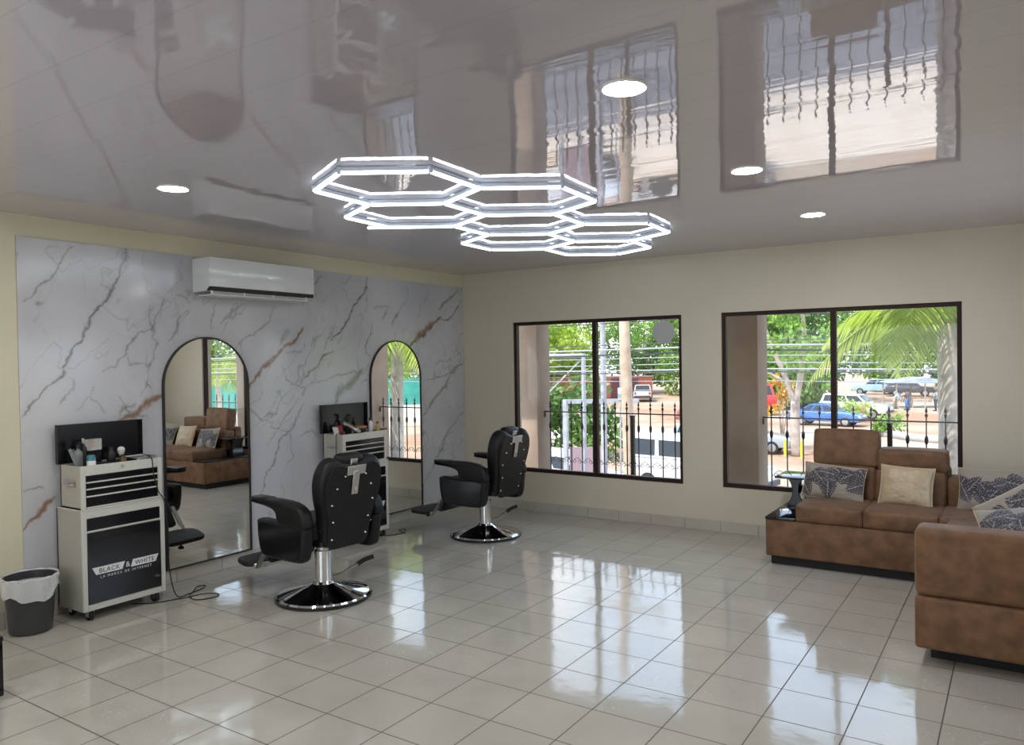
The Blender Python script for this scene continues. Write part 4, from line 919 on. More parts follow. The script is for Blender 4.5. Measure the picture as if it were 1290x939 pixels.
# ------------------------------------------------------------------ vegetation
def leaves(name, centers, radii, n, size, seed=0, squash=.8, asp=.55):
    """one crown: n little folded leaves scattered in the shells of several clumps"""
    rng = np.random.default_rng(seed); C_ = np.array(centers, float); Rd = np.array(radii, float)
    w = Rd**2; k = rng.choice(len(C_), n, p=w/w.sum())
    d = rng.normal(size=(n, 3)); d /= np.linalg.norm(d, axis=1)[:, None]
    rr = Rd[k]*(.45+.6*rng.random(n)**.5)
    p = C_[k]+d*rr[:, None]*np.array([1, 1, squash])
    a = rng.normal(size=(n, 3)); a += d*.6; a[:, 2] -= .35; a /= np.linalg.norm(a, axis=1)[:, None]
    b = np.cross(a, d+rng.normal(size=(n, 3))*.8); b /= (np.linalg.norm(b, axis=1)[:, None]+1e-9)
    nn = np.cross(a, b); s = size*(.6+.8*rng.random(n))[:, None]
    V = np.stack([p, p+a*s*.5+b*s*asp*.5+nn*s*.08, p+a*s, p+a*s*.5-b*s*asp*.5+nn*s*.08], 1).reshape(-1, 3)
    me = bpy.data.meshes.new(name); idx = np.arange(n)*4
    F = np.concatenate([np.stack([idx, idx+1, idx+2], 1), np.stack([idx, idx+2, idx+3], 1)])
    me.from_pydata(V.tolist(), [], F.tolist()); me.update(); return me
def crown_shape(rng, h, w, n):
    c, r = [], []
    for i in range(n):
        a = rng.uniform(0, 2*PI); q = rng.random()**.6; z = rng.uniform(.17, .95)
        env = math.sin(PI*min(1, max(.12, (z-.12)/.92)))**.6
        c.append((math.cos(a)*w*.5*q*env, math.sin(a)*w*.5*q*env, h*z)); r.append(rng.uniform(.10, .17)*w)
    return c, r
TREE = []
for i, (h, w, nl, sz) in enumerate(((15, 13, 12500, .42), (18, 15, 14000, .45), (13, 15, 13000, .42))):
    rng = random.Random(100+i); c, r = crown_shape(rng, h, w, 34)
    cm = leaves('crown', c, r, nl, sz, 200+i)
    bm = B(); tube(bm, smooth_pts([(0, 0, 0), (.2, .1, h*.2), (-.1, .2, h*.4), (.1, 0, h*.62)], 3), .34, 10, r_end=.14)
    for k in range(6):
        q = c[k*3]; tube(bm, smooth_pts([(0, .1, h*(.25+.05*k)), (q[0]*.5, q[1]*.5, q[2]*.8), q], 3), .14, 7, r_end=.03)
    me = bpy.data.meshes.new('trunk'); bm.to_mesh(me); bm.free(); TREE.append((cm, me))
def tree(x, y, v, leaf, label, sc=1.0, rz=0, group='trees beyond the parking lot'):
    o = thing('leafy_tree', label, 'tree', (x, y, GZ), rz, group); o.scale = (sc, sc, sc)
    for nm, me, mt in (('crown', TREE[v][0], M[leaf]), ('trunk', TREE[v][1], M['bark'])):
        if not me.materials: me.materials.append(mt); me.polygons.foreach_set('use_smooth', [True]*len(me.polygons))
        p = bpy.data.objects.new(nm, me); COL.objects.link(p); p.parent = o
        p.material_slots[0].link = 'OBJECT'; p.material_slots[0].material = mt
for args in (
    (-52, 68, 0, 'leaf_green', 'leafy green tree left of the orange wall, far left through the left window'), (-41, 66, 1, 'leaf_lime', 'bright yellow-green tree above the steel frame in the left window'),
    (-36, 88, 2, 'leaf_green', 'broad green tree right behind the orange wall'), (-27, 92, 1, 'leaf_lime', 'tall lime tree behind the white pickup'),
    (-18, 76, 0, 'leaf_green', 'round green tree behind the maroon pickup'), (-12.5, 70, 2, 'leaf_dark', 'dark green tree behind the red truck'),
    (-8, 100, 1, 'leaf_lime', 'tall pale tree behind the blue hatchback and light blue car'), (-1.5, 104, 0, 'leaf_green', 'dense tree directly above the market stall'),
    (5, 92, 1, 'leaf_dark', 'large dark tree behind the palm fronds'), (13, 84, 2, 'leaf_green', 'green tree hidden by the palm, right of the right window'),
    (24, 78, 0, 'leaf_lime', 'lime tree right of the window view, first of the mirrored row'), (36, 66, 1, 'leaf_green', 'green tree above the turquoise fence, second of the mirrored row'),
    (-43.5, 80, 1, 'leaf_lime', 'tall lime tree between the steel frame and the whitish post'),
    (48, 52, 2, 'leaf_lime', 'lime tree above the turquoise fence, third of the mirrored row'), (56, 34, 1, 'leaf_green', 'green tree at the end of the turquoise fence')):
    tree(*args, sc=1.0, rz=args[0]*1.7)
# undergrowth in front of the trees
def shrub(x, y, w, h, leaf, label, n=1500, sz=.30, seed=0, z=GZ):
    rng = random.Random(seed); c = [(rng.uniform(-.4, .4)*w, rng.uniform(-.25, .25)*w*.5, h*rng.uniform(.25, .75)) for _ in range(10)]; r = [rng.uniform(.16, .28)*min(w, h*1.6) for _ in c]
    o = thing('leafy_shrub', label, 'shrub', (x, y, z), 0, 'shrubs around the parking lot')
    obj('foliage', leaves('foliage', c, r, n, sz, seed), M[leaf], o, 179)
    bm = B()
    for q in c[:5]: tube(bm, [(q[0]*.2, q[1]*.2, 0), (q[0]*.6, q[1]*.6, q[2]*.5), q], .05, 6, r_end=.015)
    obj('stem', bm, M['bark'], o, 179)
shrub(-12.6, 25.2, 5.4, 4.4, 'leaf_dark', 'dark green bush behind the white steel frame', 2600, .34, 1)
shrub(-13, 62, 8.5, 6.4, 'leaf_green', 'hedge of green bushes behind the red truck', 5200, .5, 2)
shrub(-12, 66, 8, 5.6, 'leaf_dark', 'dark hedge behind the white and brown utility car', 5000, .5, 3)
shrub(-3.6, 99, 18, 6.5, 'leaf_green', 'long green hedge beyond the light blue car', 6500, .6, 4)
shrub(-26.5, 82, 10, 5.4, 'leaf_green', 'green bushes right of the white pickup', 5200, .5, 5)
shrub(-47, 62, 18, 7, 'leaf_green', 'green bushes left of the orange wall', 6500, .55, 6)
shrub(-.9, 40.5, 1.7, 1.3, 'leaf_green', 'small green plant on the dirt bank before the stall', 500, .22, 7)
shrub(-4.5, 50, 2.2, 1.7, 'leaf_lime', 'small lime bush left of the bending person', 600, .22, 8)
shrub(6.5, 76, 15, 6.0, 'leaf_green', 'green hedge hidden behind the palm trunk', 5200, .55, 9)
shrub(-6.6, 39.6, 1.3, 4.4, 'leaf_orange', 'orange and yellow flowering bush beside the forked tree', 420, .22, 10)
shrub(-45, 80, 15, 7.5, 'leaf_lime', 'tall lime bushes showing above the orange wall', 6500, .5, 11)
# forked pale tree at the sedan's nose
ft = thing('forked_tree', 'pale forked tree trunk between the silver sedan and the utility car', 'tree', (-3.45, 29.6, GZ))
bm = B(); tube(bm, smooth_pts([(0, 0, 0), (-.08, .1, 1.3), (-.05, .1, 2.5)], 4), .23, 10, r_end=.20)
tube(bm, smooth_pts([(-.05, .1, 2.3), (-.5, .2, 3.6), (-1.1, .3, 5.0), (-1.7, .3, 6.6)], 4), .15, 9, r_end=.08)
tube(bm, smooth_pts([(-.05, .1, 2.3), (.25, .1, 4.0), (.35, .2, 5.6), (.2, .2, 7.2)], 4), .15, 9, r_end=.08)
tube(bm, smooth_pts([(-.5, .2, 3.4), (-1.5, 0, 4.0), (-2.2, 0, 4.9)], 4), .09, 7, r_end=.03)
obj('trunk', bm, M['bark'], ft, 179)
rng = random.Random(5); cc = [(rng.uniform(-2.6, 2.4), rng.uniform(-1.5, 1.5), rng.uniform(4.6, 8.2)) for _ in range(15)]
obj('crown', leaves('crown', cc, [rng.uniform(.5, .95) for _ in cc], 3200, .24, 55), M['leaf_green'], ft, 179)
# coconut-like palms: each frond one part of rachis and leaflets
def palm(x, y, h, nf, L, label, seed, lean=(.0, .0), r=.115, leaf='leaf_palm'):
    rng = random.Random(seed); o = thing('palm_tree', label, 'palm tree', (x, y, GZ), 0, 'palm trees near the building')
    bm = B(); top = Vector((lean[0], lean[1], h))
    tube(bm, smooth_pts([(0, 0, 0), (lean[0]*.15, lean[1]*.15, h*.35), (lean[0]*.5, lean[1]*.5, h*.7), top], 5), r*1.35, 14, r_end=r*.85); obj('trunk', bm, M['palm_bark'], o, 179)
    for f in range(nf):
        a = 2*PI*f/nf*2.4+rng.uniform(-.2, .2); up = rng.uniform(-.15, 1.15); LL = L*rng.uniform(.8, 1.05)
        P = []
        for k in range(15):
            t = k/14; P.append(top+Vector((math.cos(a)*LL*t*(1-.12*t), math.sin(a)*LL*t*(1-.12*t), LL*(up*t*.75-(.55+.35*up)*t*t*1.05)+.05)))
        bm = B(); tube(bm, P, .016, 6, r_end=.004)
        for k in range(1, 15):
            for half in range(3):
                q = (k-1+half/3)/14; i0 = min(int(q*14), 13); pp = P[i0].lerp(P[i0+1], q*14-i0); d = (P[i0+1]-P[i0]).normalized()
                s = d.cross(Vector((0, 0, 1))).normalized(); ll = L*.34*(math.sin(PI*min(.98, .12+q*.86))**.7)
                for sg in (-1, 1):
                    e1 = (s*sg*.85+d*.62+Vector((0, 0, -.35-.3*rng.random()))).normalized(); wv = d.cross(e1).cross(e1).normalized()*.0085
                    m1 = pp+e1*ll*.5+Vector((0, 0, .05*ll)); v = [bm.verts.new(pp), bm.verts.new(m1+wv), bm.verts.new(pp+e1*ll+Vector((0, 0, -.12*ll))), bm.verts.new(m1-wv)]
                    bm.faces.new((v[0], v[1], v[2])); bm.faces.new((v[0], v[2], v[3]))
        me = bpy.data.meshes.new('frond'); bm.to_mesh(me); bm.free(); obj('frond', me, M[leaf], o, 179)
palm(4.42, 3.70, 5.05, 14, 1.75, 'palm tree rising just beyond the railing, at the right of the right window', 3, (-.06, .05), .12)
palm(25.4, 15.1, 4.6, 18, 2.6, 'palm-like tree seen in the nearer arched mirror', 8, (.1, 0), .12, 'leaf_lime')
palm(12.5, 10.2, 4.9, 16, 2.2, 'palm seen only in the farther arched mirror', 12, (0, .1), .11)

# ------------------------------------------------------------------ poles, wires, steel frames
wp = thing('utility_pole', 'weathered wooden utility pole behind the left window', 'utility pole', (-2.50, 9.73, GZ))
bm = B(); tube(bm, [(0, 0, 0), (-.03, 0, 2), (-.12, 0, 5), (-.22, -.02, 9)], .165, 16, r_end=.10); obj('shaft', bm, M['pole_wood'], wp, 60)
bm = B(); box(bm, -1.2, .8, -.06, .06, 7.2, 7.32); obj('crossarm', bm, M['pole_wood'], wp)
for k in (-1.1, -.2, .7):
    bm = B(); lathe(bm, [(.03, 7.32), (.05, 7.36), (.03, 7.42), (.05, 7.46), (0, 7.52)], 10, T(k, 0, 0)); obj('insulator', bm, M['ac_grey'], wp)
steel_w = noisy('whitewashed steel', (.42, .42, .44), (.33, .31, .31), 5, .6)
gf = thing('steel_frame', 'pale grey steel frame with slanting stay, left of the wooden pole', 'steel frame', (-4.39, 10.98, GZ))
bm = B(); cyl(bm, (0, 0, 0), (0, 0, 4.72), .055, n=14); obj('upright', bm, steel_w, gf)
bm = B(); cyl(bm, (0, 0, 4.66), (-3.2, -2.1, 4.66), .055, n=14); obj('crossbar', bm, steel_w, gf)
bm = B(); cyl(bm, (-.05, -.03, 4.55), (-1.45, -.95, 2.9), .018, n=8); obj('stay', bm, steel_w, gf)
g2 = thing('gate_frame', 'low white gate frame with a dull pink panel behind the left railing', 'gate', (-5.77, 12.44, GZ))
bm = B(); box(bm, -.06, .06, -.06, .06, 0, 3.42); obj('gate_post', bm, steel_w, g2)
bm = B(); box(bm, 0, 2.1, -.05, .05, 3.30, 3.42, mx=R(math.radians(33), 'Z')); obj('gate_lintel', bm, steel_w, g2)
bm = B(); box(bm, .10, 1.05, -.02, .02, .3, 2.05, mx=R(math.radians(33), 'Z')); obj('gate_panel', bm, mat('dull pink panel', (.36, .24, .25), .7), g2)
w2 = thing('lamp_post', 'whitish post just right of the left window mullion', 'post', (-3.50, 10.35, GZ))
bm = B(); tube(bm, [(0, 0, 0), (0, 0, 6.6)], .085, 14, r_end=.06); obj('shaft', bm, steel_w, w2)
bm = B(); tube(bm, smooth_pts([(0, 0, 6.5), (.1, 0, 6.9), (.5, 0, 7.1)], 5), .03, 8); obj('lamp_arm', bm, steel_w, w2)
bm = B(); box(bm, .45, .95, -.09, .09, 7.04, 7.16, .03); obj('lamp_head', bm, M['ac_grey'], w2)
tp = thing('thin_pipe', 'thin white pipe between the whitish post and the wooden pole', 'pipe', (-3.15, 10.5, GZ))
bm = B(); cyl(bm, (0, 0, 0), (.05, 0, 5.4), .022, n=8); obj('shaft', bm, steel_w, tp)
bm = B(); box(bm, -.02, .20, -.05, .05, 3.55, 3.85, .01); obj('meter_box', bm, M['ac_grey'], tp)
wire = mat('pale cable sheath', (.32, .32, .33), .5); wire_d = mat('dark cable sheath', (.05, .05, .055), .5)
def wire_run(z0, z1, y, r, m, sag, label):
    bm = B(); tube(bm, [(x, y+.02*math.sin(x), z0+(z1-z0)*(x+34)/68-sag*(1-((x % 17-8.5)/8.5)**2)) for x in np.linspace(-34, 34, 41)], r, 6)
    tag(obj('utility_cable', bm, m), label, 'cable', 'utility cables along the road')
for a in ((2.62, 2.50, 9.86, .014, wire, .10, 'topmost pale utility cable, near the top of the windows'), (2.52, 2.42, 9.90, .012, wire_d, .10, 'dark utility cable just below the topmost pale one'),
          (1.86, 1.78, 9.86, .020, wire, .08, 'thickest pale cable bundle across the middle of the trees'), (1.74, 1.70, 9.92, .020, wire_d, .12, 'dark utility cable hugging the thick pale bundle from below'),
          (1.62, 1.58, 9.84, .010, wire, .07, 'thin pale cable a little below the thick bundle'), (1.96, 1.90, 9.95, .010, wire_d, .06, 'thin dark cable a little above the thick bundle'),
          (1.47, 1.44, 9.90, .011, wire, .09, 'thin pale cable halfway between the thick bundle and the lowest pair'), (1.32, 1.30, 9.86, .018, wire, .06, 'pale cable of the lowest pair, above the parked cars'),
          (1.26, 1.24, 9.93, .016, wire_d, .06, 'dark cable of the lowest pair, above the parked cars'), (1.05, 1.06, 9.86, .008, wire, .05, 'thin lowest pale cable, crossing the parked cars')):
    wire_run(*a)

# ------------------------------------------------------------------ walls and fence outside
ow = noisy('orange painted wall', (.50, .13, .06), (.42, .10, .05), .6, .8)
o = thing('boundary_wall', 'orange-red boundary wall beyond the wooden pole', 'wall', (-35.2, 72.0, GZ), math.radians(33)); o['kind'] = 'thing'
bm = B(); box(bm, -9, 6.2, -.1, .1, 0, 2.45); obj('wall_panel', bm, ow, o)
bm = B(); box(bm, -9.1, 6.3, -.15, .15, 2.45, 2.58); obj('coping', bm, M['concrete'], o)
bm = B(); box(bm, 1.4, 4.6, -.16, -.1, 0, 2.3); obj('gate_leaf', bm, mat('maroon gate', (.16, .05, .045), .6), o)
tq = noisy('turquoise shade cloth', (.02, .20, .16), (.04, .28, .23), 1.5, .7)
o = thing('shade_fence', 'turquoise shade-cloth fence seen in the mirrors', 'fence', (32, 34, GZ), math.radians(-58))
bm = B(); box(bm, -22, 20, -.03, .03, 1.5, 3.4); obj('shade_cloth', bm, tq, o)
bm = B(); box(bm, -22, 20, -.08, .02, 0, 1.5); obj('low_wall', bm, noisy('pale pink wall', (.62, .50, .44), (.70, .60, .54), 1, .8), o)
for k in range(15):
    bm = B(); cyl(bm, (-22+k*3, .08, 0), (-22+k*3, .08, 3.3), .05, n=8); obj('fence_post', bm, steel_w, o)
o = thing('dirt_bank', 'low curved sandy kerb in front of the market stall', 'kerb', (.2, 36.0, GZ))
bm = B(); tube(bm, smooth_pts([(-2.4, 5, .12), (-1.2, 4.2, .14), (-.2, 3.0, .14), (.9, 2.2, .14), (2.6, 2.0, .12)], 6), .24, 10); obj('kerb_stone', bm, M['concrete'], o)
for x, y, l in ((-3.86, 29.25, 'yellow bollard left of the forked tree foot'), (-3.02, 28.75, 'yellow bollard right of the forked tree foot')):
    o = thing('bollard', l, 'bollard', (x, y, GZ), 0, 'yellow bollards')
    bm = B(); cyl(bm, (0, 0, 0), (0, 0, .74), .055, n=14); lathe(bm, [(.055, .74), (.045, .77), (0, .785)], 14); obj('post', bm, mat('yellow paint', (.80, .66, .02), .5), o)
    bm = B(); cyl(bm, (0, 0, 0), (0, 0, .03), .11, n=14); obj('foot', bm, M['concrete'], o)

# ------------------------------------------------------------------ vehicles
car_glass = mat('tinted car glass', (.02, .025, .03), .06); tyre = mat('tyre', (.02, .02, .02), .8); rim_m = mat('alloy rim', (.50, .50, .52), .3, metal=.8)
head_m = mat('headlamp', (.7, .7, .72), .1); tail_m = mat('tail lamp', (.40, .02, .02), .2); trim_b = mat('bumper plastic', (.05, .05, .055), .6)
SHAPES = {  # lower body outline, cabin outline (x along the car, nose +x), wheel x positions, width, wheel radius
 'sedan': ([(-2.2, .32), (2.2, .30), (2.24, .55), (2.1, .74), (1.0, .92), (-1.35, .96), (-2.15, .92), (-2.26, .60)], [(-1.62, .94), (1.02, .92), (.28, 1.40), (-.80, 1.43)], (-1.35, 1.38), 1.72, .31),
 'hatch': ([(-1.9, .32), (1.9, .30), (1.94, .55), (1.8, .78), (.95, .94), (-1.85, .98), (-1.95, .60)], [(-1.86, .96), (1.0, .94), (.25, 1.48), (-1.55, 1.52)], (-1.2, 1.2), 1.68, .30),
 'suv': ([(-2.3, .45), (2.3, .42), (2.36, .70), (2.25, 1.00), (1.15, 1.14), (-2.25, 1.16), (-2.36, .75)], [(-2.22, 1.14), (1.05, 1.14), (.42, 1.74), (-1.98, 1.80)], (-1.4, 1.45), 1.86, .38),
 'pickup': ([(-2.6, .50), (2.6, .46), (2.66, .75), (2.5, 1.04), (1.35, 1.16), (-2.6, 1.14), (-2.66, .75)], [(-.85, 1.14), (1.30, 1.15), (.62, 1.74), (-.62, 1.76)], (-1.6, 1.65), 1.84, .38),
 'van': ([(-2.4, .40), (2.4, .38), (2.46, .70), (2.32, 1.00), (1.75, 1.16), (-2.38, 1.16), (-2.46, .75)], [(-2.38, 1.14), (1.72, 1.15), (1.15, 1.88), (-2.2, 1.94)], (-1.4, 1.45), 1.80, .34),
 'truck': ([(-3.2, .60), (3.0, .55), (3.06, .9), (3.0, 1.40), (2.6, 1.46), (-3.2, 1.42), (-3.24, .9)], [(1.10, 1.42), (2.98, 1.42), (2.60, 2.50), (1.12, 2.56)], (-1.9, 2.0), 2.10, .46)}
def car(kind, loc, rz, paint, label, cat='car', mud=False, name=None):
    body, cab, wx, W, wr = SHAPES[kind]; hw = W/2
    o = thing(name or {'sedan': 'sedan', 'hatch': 'hatchback', 'suv': 'utility_car', 'pickup': 'pickup_truck', 'van': 'van', 'truck': 'cargo_truck'}[kind], label, cat, (*loc, GZ), rz, 'vehicles in the parking lot')
    bm = B(); prism(bm, body, W, XZ, .07, 3)
    t = bmesh.new(); sc = .86                      # cabin narrows to the roof
    zlo = min(z for _, z in cab); zhi = max(z for _, z in cab)
    def hw_at(z): return (hw-.03)*(1-(1-sc)*(z-zlo)/(zhi-zlo))
    va = [t.verts.new((x, -hw_at(z), z)) for x, z in cab]; vb = [t.verts.new((x, hw_at(z), z)) for x, z in cab]
    t.faces.new(va); t.faces.new(vb[::-1])
    for i in range(4): j = (i+1) % 4; t.faces.new((va[i], vb[i], vb[j], va[j]))
    bmesh.ops.recalc_face_normals(t, faces=t.faces[:]); bmesh.ops.bevel(t, geom=t.edges[:], offset=.05, segments=2, affect='EDGES'); merge(bm, t)
    bd = obj('body', bm, paint, o, 40)
    c = [Vector((x, 0, z)) for x, z in cab]       # rear-low, front-low, front-high, rear-high
    def at(u, v): # u 0 rear..1 front, v 0..1
        a = c[0].lerp(c[1], u); b = c[3].lerp(c[2], u); return a.lerp(b, v)
    for sg in (-1, 1):
        spans = {'pickup': ((.10, .50), (.55, .93)), 'truck': ((.15, .9),), 'van': ((.05, .30), (.34, .62), (.67, .95))}.get(kind, ((.06, .30), (.34, .60), (.64, .95)))
        for u0, u1 in spans:
            bm = B(); q = [at(u0, .16), at(u1, .16), at(u1, .84), at(u0, .84)]
            for f in (0, 1):
                off = .004+.010*f
                for p in q: bm.verts.new((p.x, sg*(hw_at(p.z)+off-.004), p.z))
            bm.verts.ensure_lookup_table(); v = bm.verts
            bm.faces.new([v[i] for i in range(4)]); bm.faces.new([v[i] for i in range(4, 8)])
            for i in range(4): bm.faces.new((v[i], v[(i+1) % 4], v[4+(i+1) % 4], v[4+i]))
            obj('side_window', bm, car_glass, o)
    for nm, i0, i1, sx in (('windscreen', 1, 2, 1), ('rear_window', 0, 3, -1)):
        bm = B(); lo, hi = c[i0].lerp(c[i1], .14), c[i0].lerp(c[i1], .88)
        nrm = Vector((hi.z-lo.z, 0, -(hi.x-lo.x))).normalized()*sx
        if nrm.x*sx < 0: nrm = -nrm
        vs = []
        for f in (.002, .012):
            for p in (lo, hi):
                for sg in (-1, 1): vs.append(bm.verts.new(p+nrm*f+Vector((0, sg*(hw_at(p.z)-.10), 0))))
        for fc in ((0, 1, 3, 2), (4, 5, 7, 6), (0, 1, 5, 4), (2, 3, 7, 6), (0, 2, 6, 4), (1, 3, 7, 5)): bm.faces.new([vs[i] for i in fc])
        obj(nm, bm, car_glass, o)
    for x in wx:
        for sg in (-1, 1):
            bm = B(); lathe(bm, [(wr*.62, -.11), (wr*.95, -.11), (wr, -.08), (wr, .08), (wr*.95, .11), (wr*.62, .11)], 24, T(x, sg*(hw-.09), wr) @ R(PI/2, 'X')); w_ = obj('wheel', bm, tyre, o)
            bm = B(); lathe(bm, [(0, -.100), (wr*.2, -.112), (wr*.62, -.09), (wr*.62, .09), (wr*.2, .112), (0, .100)], 18, T(x, sg*(hw-.09), wr) @ R(PI/2, 'X')); obj('rim', bm, rim_m, w_)
    xf = max(x for x, _ in body); xr = min(x for x, _ in body); zl = body[2][1]
    for sg in (-1, 1):
        bm = B(); box(bm, xf-.14, xf-.005, sg*hw*.66-.16, sg*hw*.66+.16, zl+.02, zl+.16, .02); obj('headlamp', bm, head_m, o)
        bm = B(); box(bm, xr+.0, xr+.12, sg*hw*.80-.09, sg*hw*.80+.09, zl+.05, zl+.32, .02); obj('tail_lamp', bm, tail_m, o)
    bm = B(); box(bm, xf-.10, xf+.06, -hw*.92, hw*.92, body[1][1]+.02, body[1][1]+.20, .04); obj('front_bumper', bm, trim_b, o)
    bm = B(); box(bm, xr-.06, xr+.10, -hw*.92, hw*.92, body[0][1]+.02, body[0][1]+.20, .04); obj('rear_bumper', bm, trim_b, o)
    if kind == 'pickup':
        bm = B(); box(bm, xr+.10, cab[0][0]-.06, -hw+.10, hw-.10, 1.10, 1.165); obj('cargo_bed', bm, trim_b, o)
    if kind == 'truck':
        bm = B(); box(bm, -3.2, .95, -1.04, 1.04, 1.40, 2.75, .03); obj('cargo_box', bm, paint, o)
        bm = B(); box(bm, -3.21, .96, -1.05, 1.05, 2.50, 2.70, .01); obj('box_stripe', bm, M['white'], o)
    if mud:
        bm = B(); box(bm, .28, 1.08, -hw-.012, -hw+.01, .55, 1.05, .01); obj('muddy_door', bm, mat('brown door panel', (.38, .20, .13), .6), o)
    return o
def paint(n, c, r=.22): return mat(n, c, r, coat=.6)
white_p = paint('white car paint', (.58, .58, .58)); blue_p = paint('blue car paint', (.03, .12, .42)); sky_p = paint('light blue car paint', (.33, .50, .66)); silver_p = paint('silver car paint', (.34, .36, .40)); red_p = paint('red car paint', (.55, .03, .03)); maroon_p = paint('maroon car paint', (.32, .10, .09)); dark_p = paint('dark grey car paint', (.06, .065, .075))
Dg = math.radians
car('pickup', (-28.6, 69.5), Dg(113), white_p, 'white pickup seen from behind, in front of the orange wall', 'pickup')
car('van', (-4.0, 18.3), Dg(-8), white_p, 'white van at the lower right of the left window', 'van')
car('hatch', (-7.4, 15.6), Dg(-8), white_p, 'white hatchback at the foot of the pale post in the left window')
car('hatch', (-6.75, 28.2), Dg(10), sky_p, 'light blue hatchback just beyond the white van')
car('pickup', (-11.4, 42.8), Dg(15), maroon_p, 'maroon pickup at the right edge of the left window', 'pickup')
car('truck', (-13.6, 54.0), Dg(8), red_p, 'red cargo truck behind the tree with orange blossoms', 'truck')
car('sedan', (-6.0, 30.4), Dg(4), silver_p, 'silver sedan behind the yellow bollards')
car('sedan', (-5.5, 46.6), Dg(-6), blue_p, 'blue sedan between the silver sedan and the white utility car')
car('suv', (-4.9, 53.4), Dg(-8), white_p, 'white utility car with a brown door, in the middle of the right window', 'car', True)
car('suv', (-8.9, 90.5), Dg(176), sky_p, 'light blue utility car parked farthest up the lot')
car('suv', (-5.0, 87.0), Dg(10), dark_p, 'dark grey utility car left of the market stall')

# ------------------------------------------------------------------ market stall and people
ms = thing('market_stall', 'market stall with a pale blue tarpaulin roof, far through the right window', 'stall', (-2.25, 67.4, GZ), Dg(33))
tarp = noisy('pale blue tarpaulin', (.26, .34, .42), (.45, .52, .58), 1.2, .6)
bm = B(); prism(bm, [(-2.7, 2.15), (2.7, 2.05), (2.65, 2.12), (0, 2.62), (-2.65, 2.22)], 2.8, XZ); obj('canopy', bm, tarp, ms)
for x in (-2.4, 0, 2.4):
    for y in (-1.2, 1.2): bm = B(); cyl(bm, (x, y, 0), (x, y, 2.25), .06, n=8); obj('stall_post', bm, M['bark'], ms)
bm = B(); box(bm, -1.0, 2.3, -.9, -.2, .78, .86); obj('table_top', bm, M['pole_wood'], ms)
for x in (-.9, 2.2):
    for y in (-.85, -.25): bm = B(); box(bm, x-.04, x+.04, y-.04, y+.04, 0, .78); obj('table_leg', bm, M['pole_wood'], ms)
skin = mat('skin', (.24, .12, .075), .55); hair = mat('black hair', (.012, .010, .009), .7)
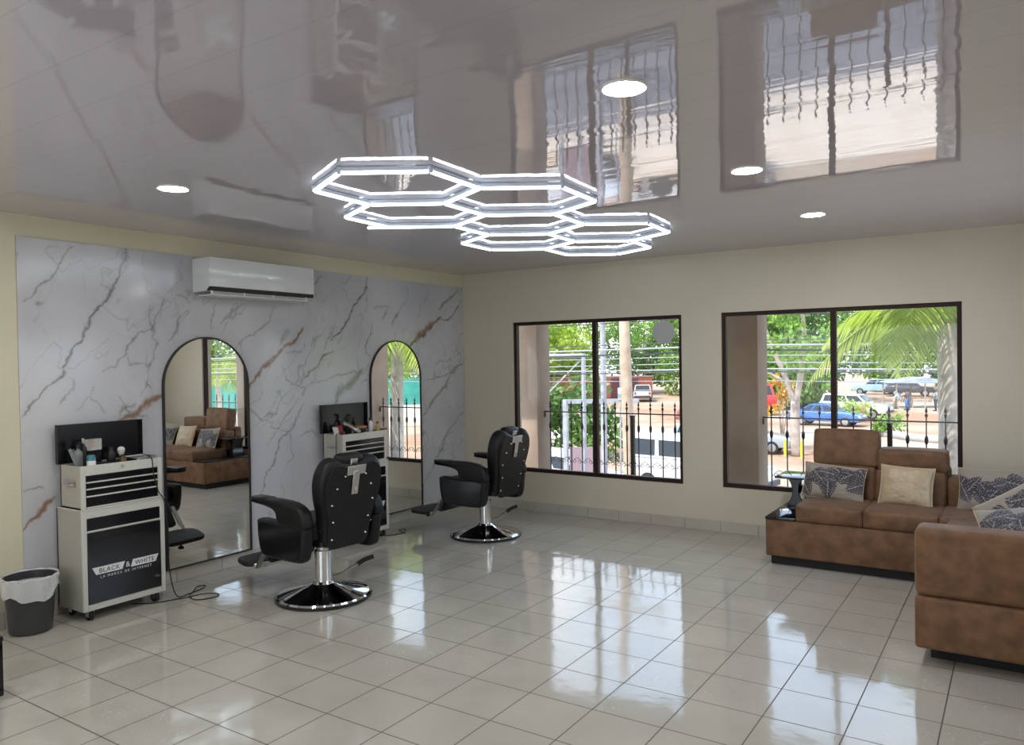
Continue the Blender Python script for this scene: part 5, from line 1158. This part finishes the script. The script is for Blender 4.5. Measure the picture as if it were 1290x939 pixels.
def person(loc, rz, label, shirt, trousers, bend=0.0, arms=0.0):
    """one continuous skinned body; clothes and hair are its children"""
    o_loc = Vector((*loc, GZ)); Lg = .84
    hip = Vector((0, 0, .93)); bx = math.sin(bend); bz = math.cos(bend)
    def up(d, l=0): return hip+Vector((bx*d, l, bz*d))
    J = {'pel': (hip, .15), 'wai': (up(.16), .125), 'che': (up(.36), .16), 'nek': (up(.53), .062), 'hea': (up(.63)+Vector((.03, 0, 0)), .088), 'top': (up(.74)+Vector((.04, 0, 0)), .075)}
    E_ = [('pel', 'wai'), ('wai', 'che'), ('che', 'nek'), ('nek', 'hea'), ('hea', 'top')]
    J['nos'] = (J['hea'][0]+Vector((.095, 0, -.005)), .016); E_.append(('hea', 'nos'))
    for s, n in ((1, 'l'), (-1, 'r')):
        J['hip'+n] = (hip+Vector((0, s*.095, -.06)), .095); J['kne'+n] = (Vector((.03*s+.02, s*.11, .49)), .062); J['ank'+n] = (Vector((-.01+.04*s, s*.115, .085)), .042); J['toe'+n] = (Vector((.15+.04*s, s*.125, .035)), .034)
        E_ += [('pel', 'hip'+n), ('hip'+n, 'kne'+n), ('kne'+n, 'ank'+n), ('ank'+n, 'toe'+n)]
        sh = up(.46, s*.185); el = sh+Vector((.06+.10*arms, s*.06, -.29)); wr = el+Vector((.10+.14*arms, -s*.02, -.23)); pa = wr+Vector((.02, 0, -.075))
        J['sho'+n] = (sh, .066); J['elb'+n] = (el, .043); J['wri'+n] = (wr, .030); J['pal'+n] = (pa, .032)
        E_ += [('che', 'sho'+n), ('sho'+n, 'elb'+n), ('elb'+n, 'wri'+n), ('wri'+n, 'pal'+n)]
        for k, (dx, ln) in enumerate(((-.030, .070), (-.010, .082), (.010, .078), (.030, .060))):
            J['f%d%s' % (k, n)] = (pa+Vector((dx*.9, 0, -.045)), .0095); J['g%d%s' % (k, n)] = (pa+Vector((dx+.012, -s*.012, -.045-ln*.7)), .008); E_ += [('pal'+n, 'f%d%s' % (k, n)), ('f%d%s' % (k, n), 'g%d%s' % (k, n))]
        J['t'+n] = (pa+Vector((.05, 0, .0)), .010); J['u'+n] = (pa+Vector((.066, 0, -.040)), .008); E_ += [('pal'+n, 't'+n), ('t'+n, 'u'+n)]
    ks = list(J); me = bpy.data.meshes.new('person'); me.from_pydata([J[k][0] for k in ks], [(ks.index(a), ks.index(b)) for a, b in E_], [])
    o = bpy.data.objects.new('person', me); COL.objects.link(o); o.location = o_loc; o.rotation_euler = (0, 0, rz)
    sk = o.modifiers.new('skin', 'SKIN'); sk.use_smooth_shade = True
    for v, k in zip(me.skin_vertices[0].data, ks): v.radius = (J[k][1], J[k][1]); v.use_root = (k == 'pel')
    o.modifiers.new('smooth', 'SUBSURF').levels = 1; o.modifiers['smooth'].render_levels = 1
    me.materials.append(skin); tag(o, label, 'person', None, 'thing')
    P = lambda k: J[k][0]
    bm = B(); lathe(bm, [(.15, 0), (.165, .12), (.16, .20), (.185, .36), (.17, .45), (.085, .52), (.07, .53)], 18, T(*hip) @ R(bend, 'Y') @ Matrix.Diagonal((.82, 1.12, 1, 1)))
    for n in 'lr': tube(bm, [P('sho'+n), P('sho'+n).lerp(P('elb'+n), .5), P('elb'+n)], .078, 10, r_end=.062)
    obj('shirt', bm, shirt, o, 179)
    bm = B(); lathe(bm, [(.15, .03), (.175, -.05), (.16, -.14)], 16, T(*hip) @ Matrix.Diagonal((.9, 1.08, 1, 1)))
    for n in 'lr': tube(bm, [P('hip'+n), P('kne'+n), P('ank'+n)], .112, 12, r_end=.062)
    obj('trousers', bm, trousers, o, 179)
    bm = B(); bmesh.ops.create_uvsphere(bm, u_segments=16, v_segments=10, radius=.108)
    bmesh.ops.delete(bm, geom=[v for v in bm.verts if v.co.z < -.01 and v.co.x > -.035], context='VERTS')
    bmesh.ops.transform(bm, matrix=T(*(P('hea').lerp(P('top'), .40)-Vector((.014, 0, 0)))) @ R(bend*.7, 'Y'), verts=bm.verts[:]); obj('hair', bm, hair, o, 179)
    for n in 'lr': bm = B(); box(bm, P('ank'+n).x-.07, P('toe'+n).x+.05, P('toe'+n).y-.048, P('toe'+n).y+.048, 0, .085, .03, 3); obj('shoe', bm, M['rubber'], o)
    return o
person((-3.72, 64.8), Dg(-20), 'person in a light blue shirt bending forward left of the stall', mat('light blue shirt', (.35, .52, .72), .8), mat('khaki trousers', (.36, .28, .20), .8), .85, .6)
person((-2.62, 63.6), Dg(150), 'person standing at the stall in a dark top and blue jeans', mat('dark top', (.10, .09, .09), .8), mat('blue jeans', (.06, .13, .28), .8))
person((-.55, 63.0), Dg(200), 'person in a grey green top near the palm trunk', mat('grey green top', (.20, .26, .24), .8), mat('black trousers', (.03, .03, .035), .8), .25, .5)
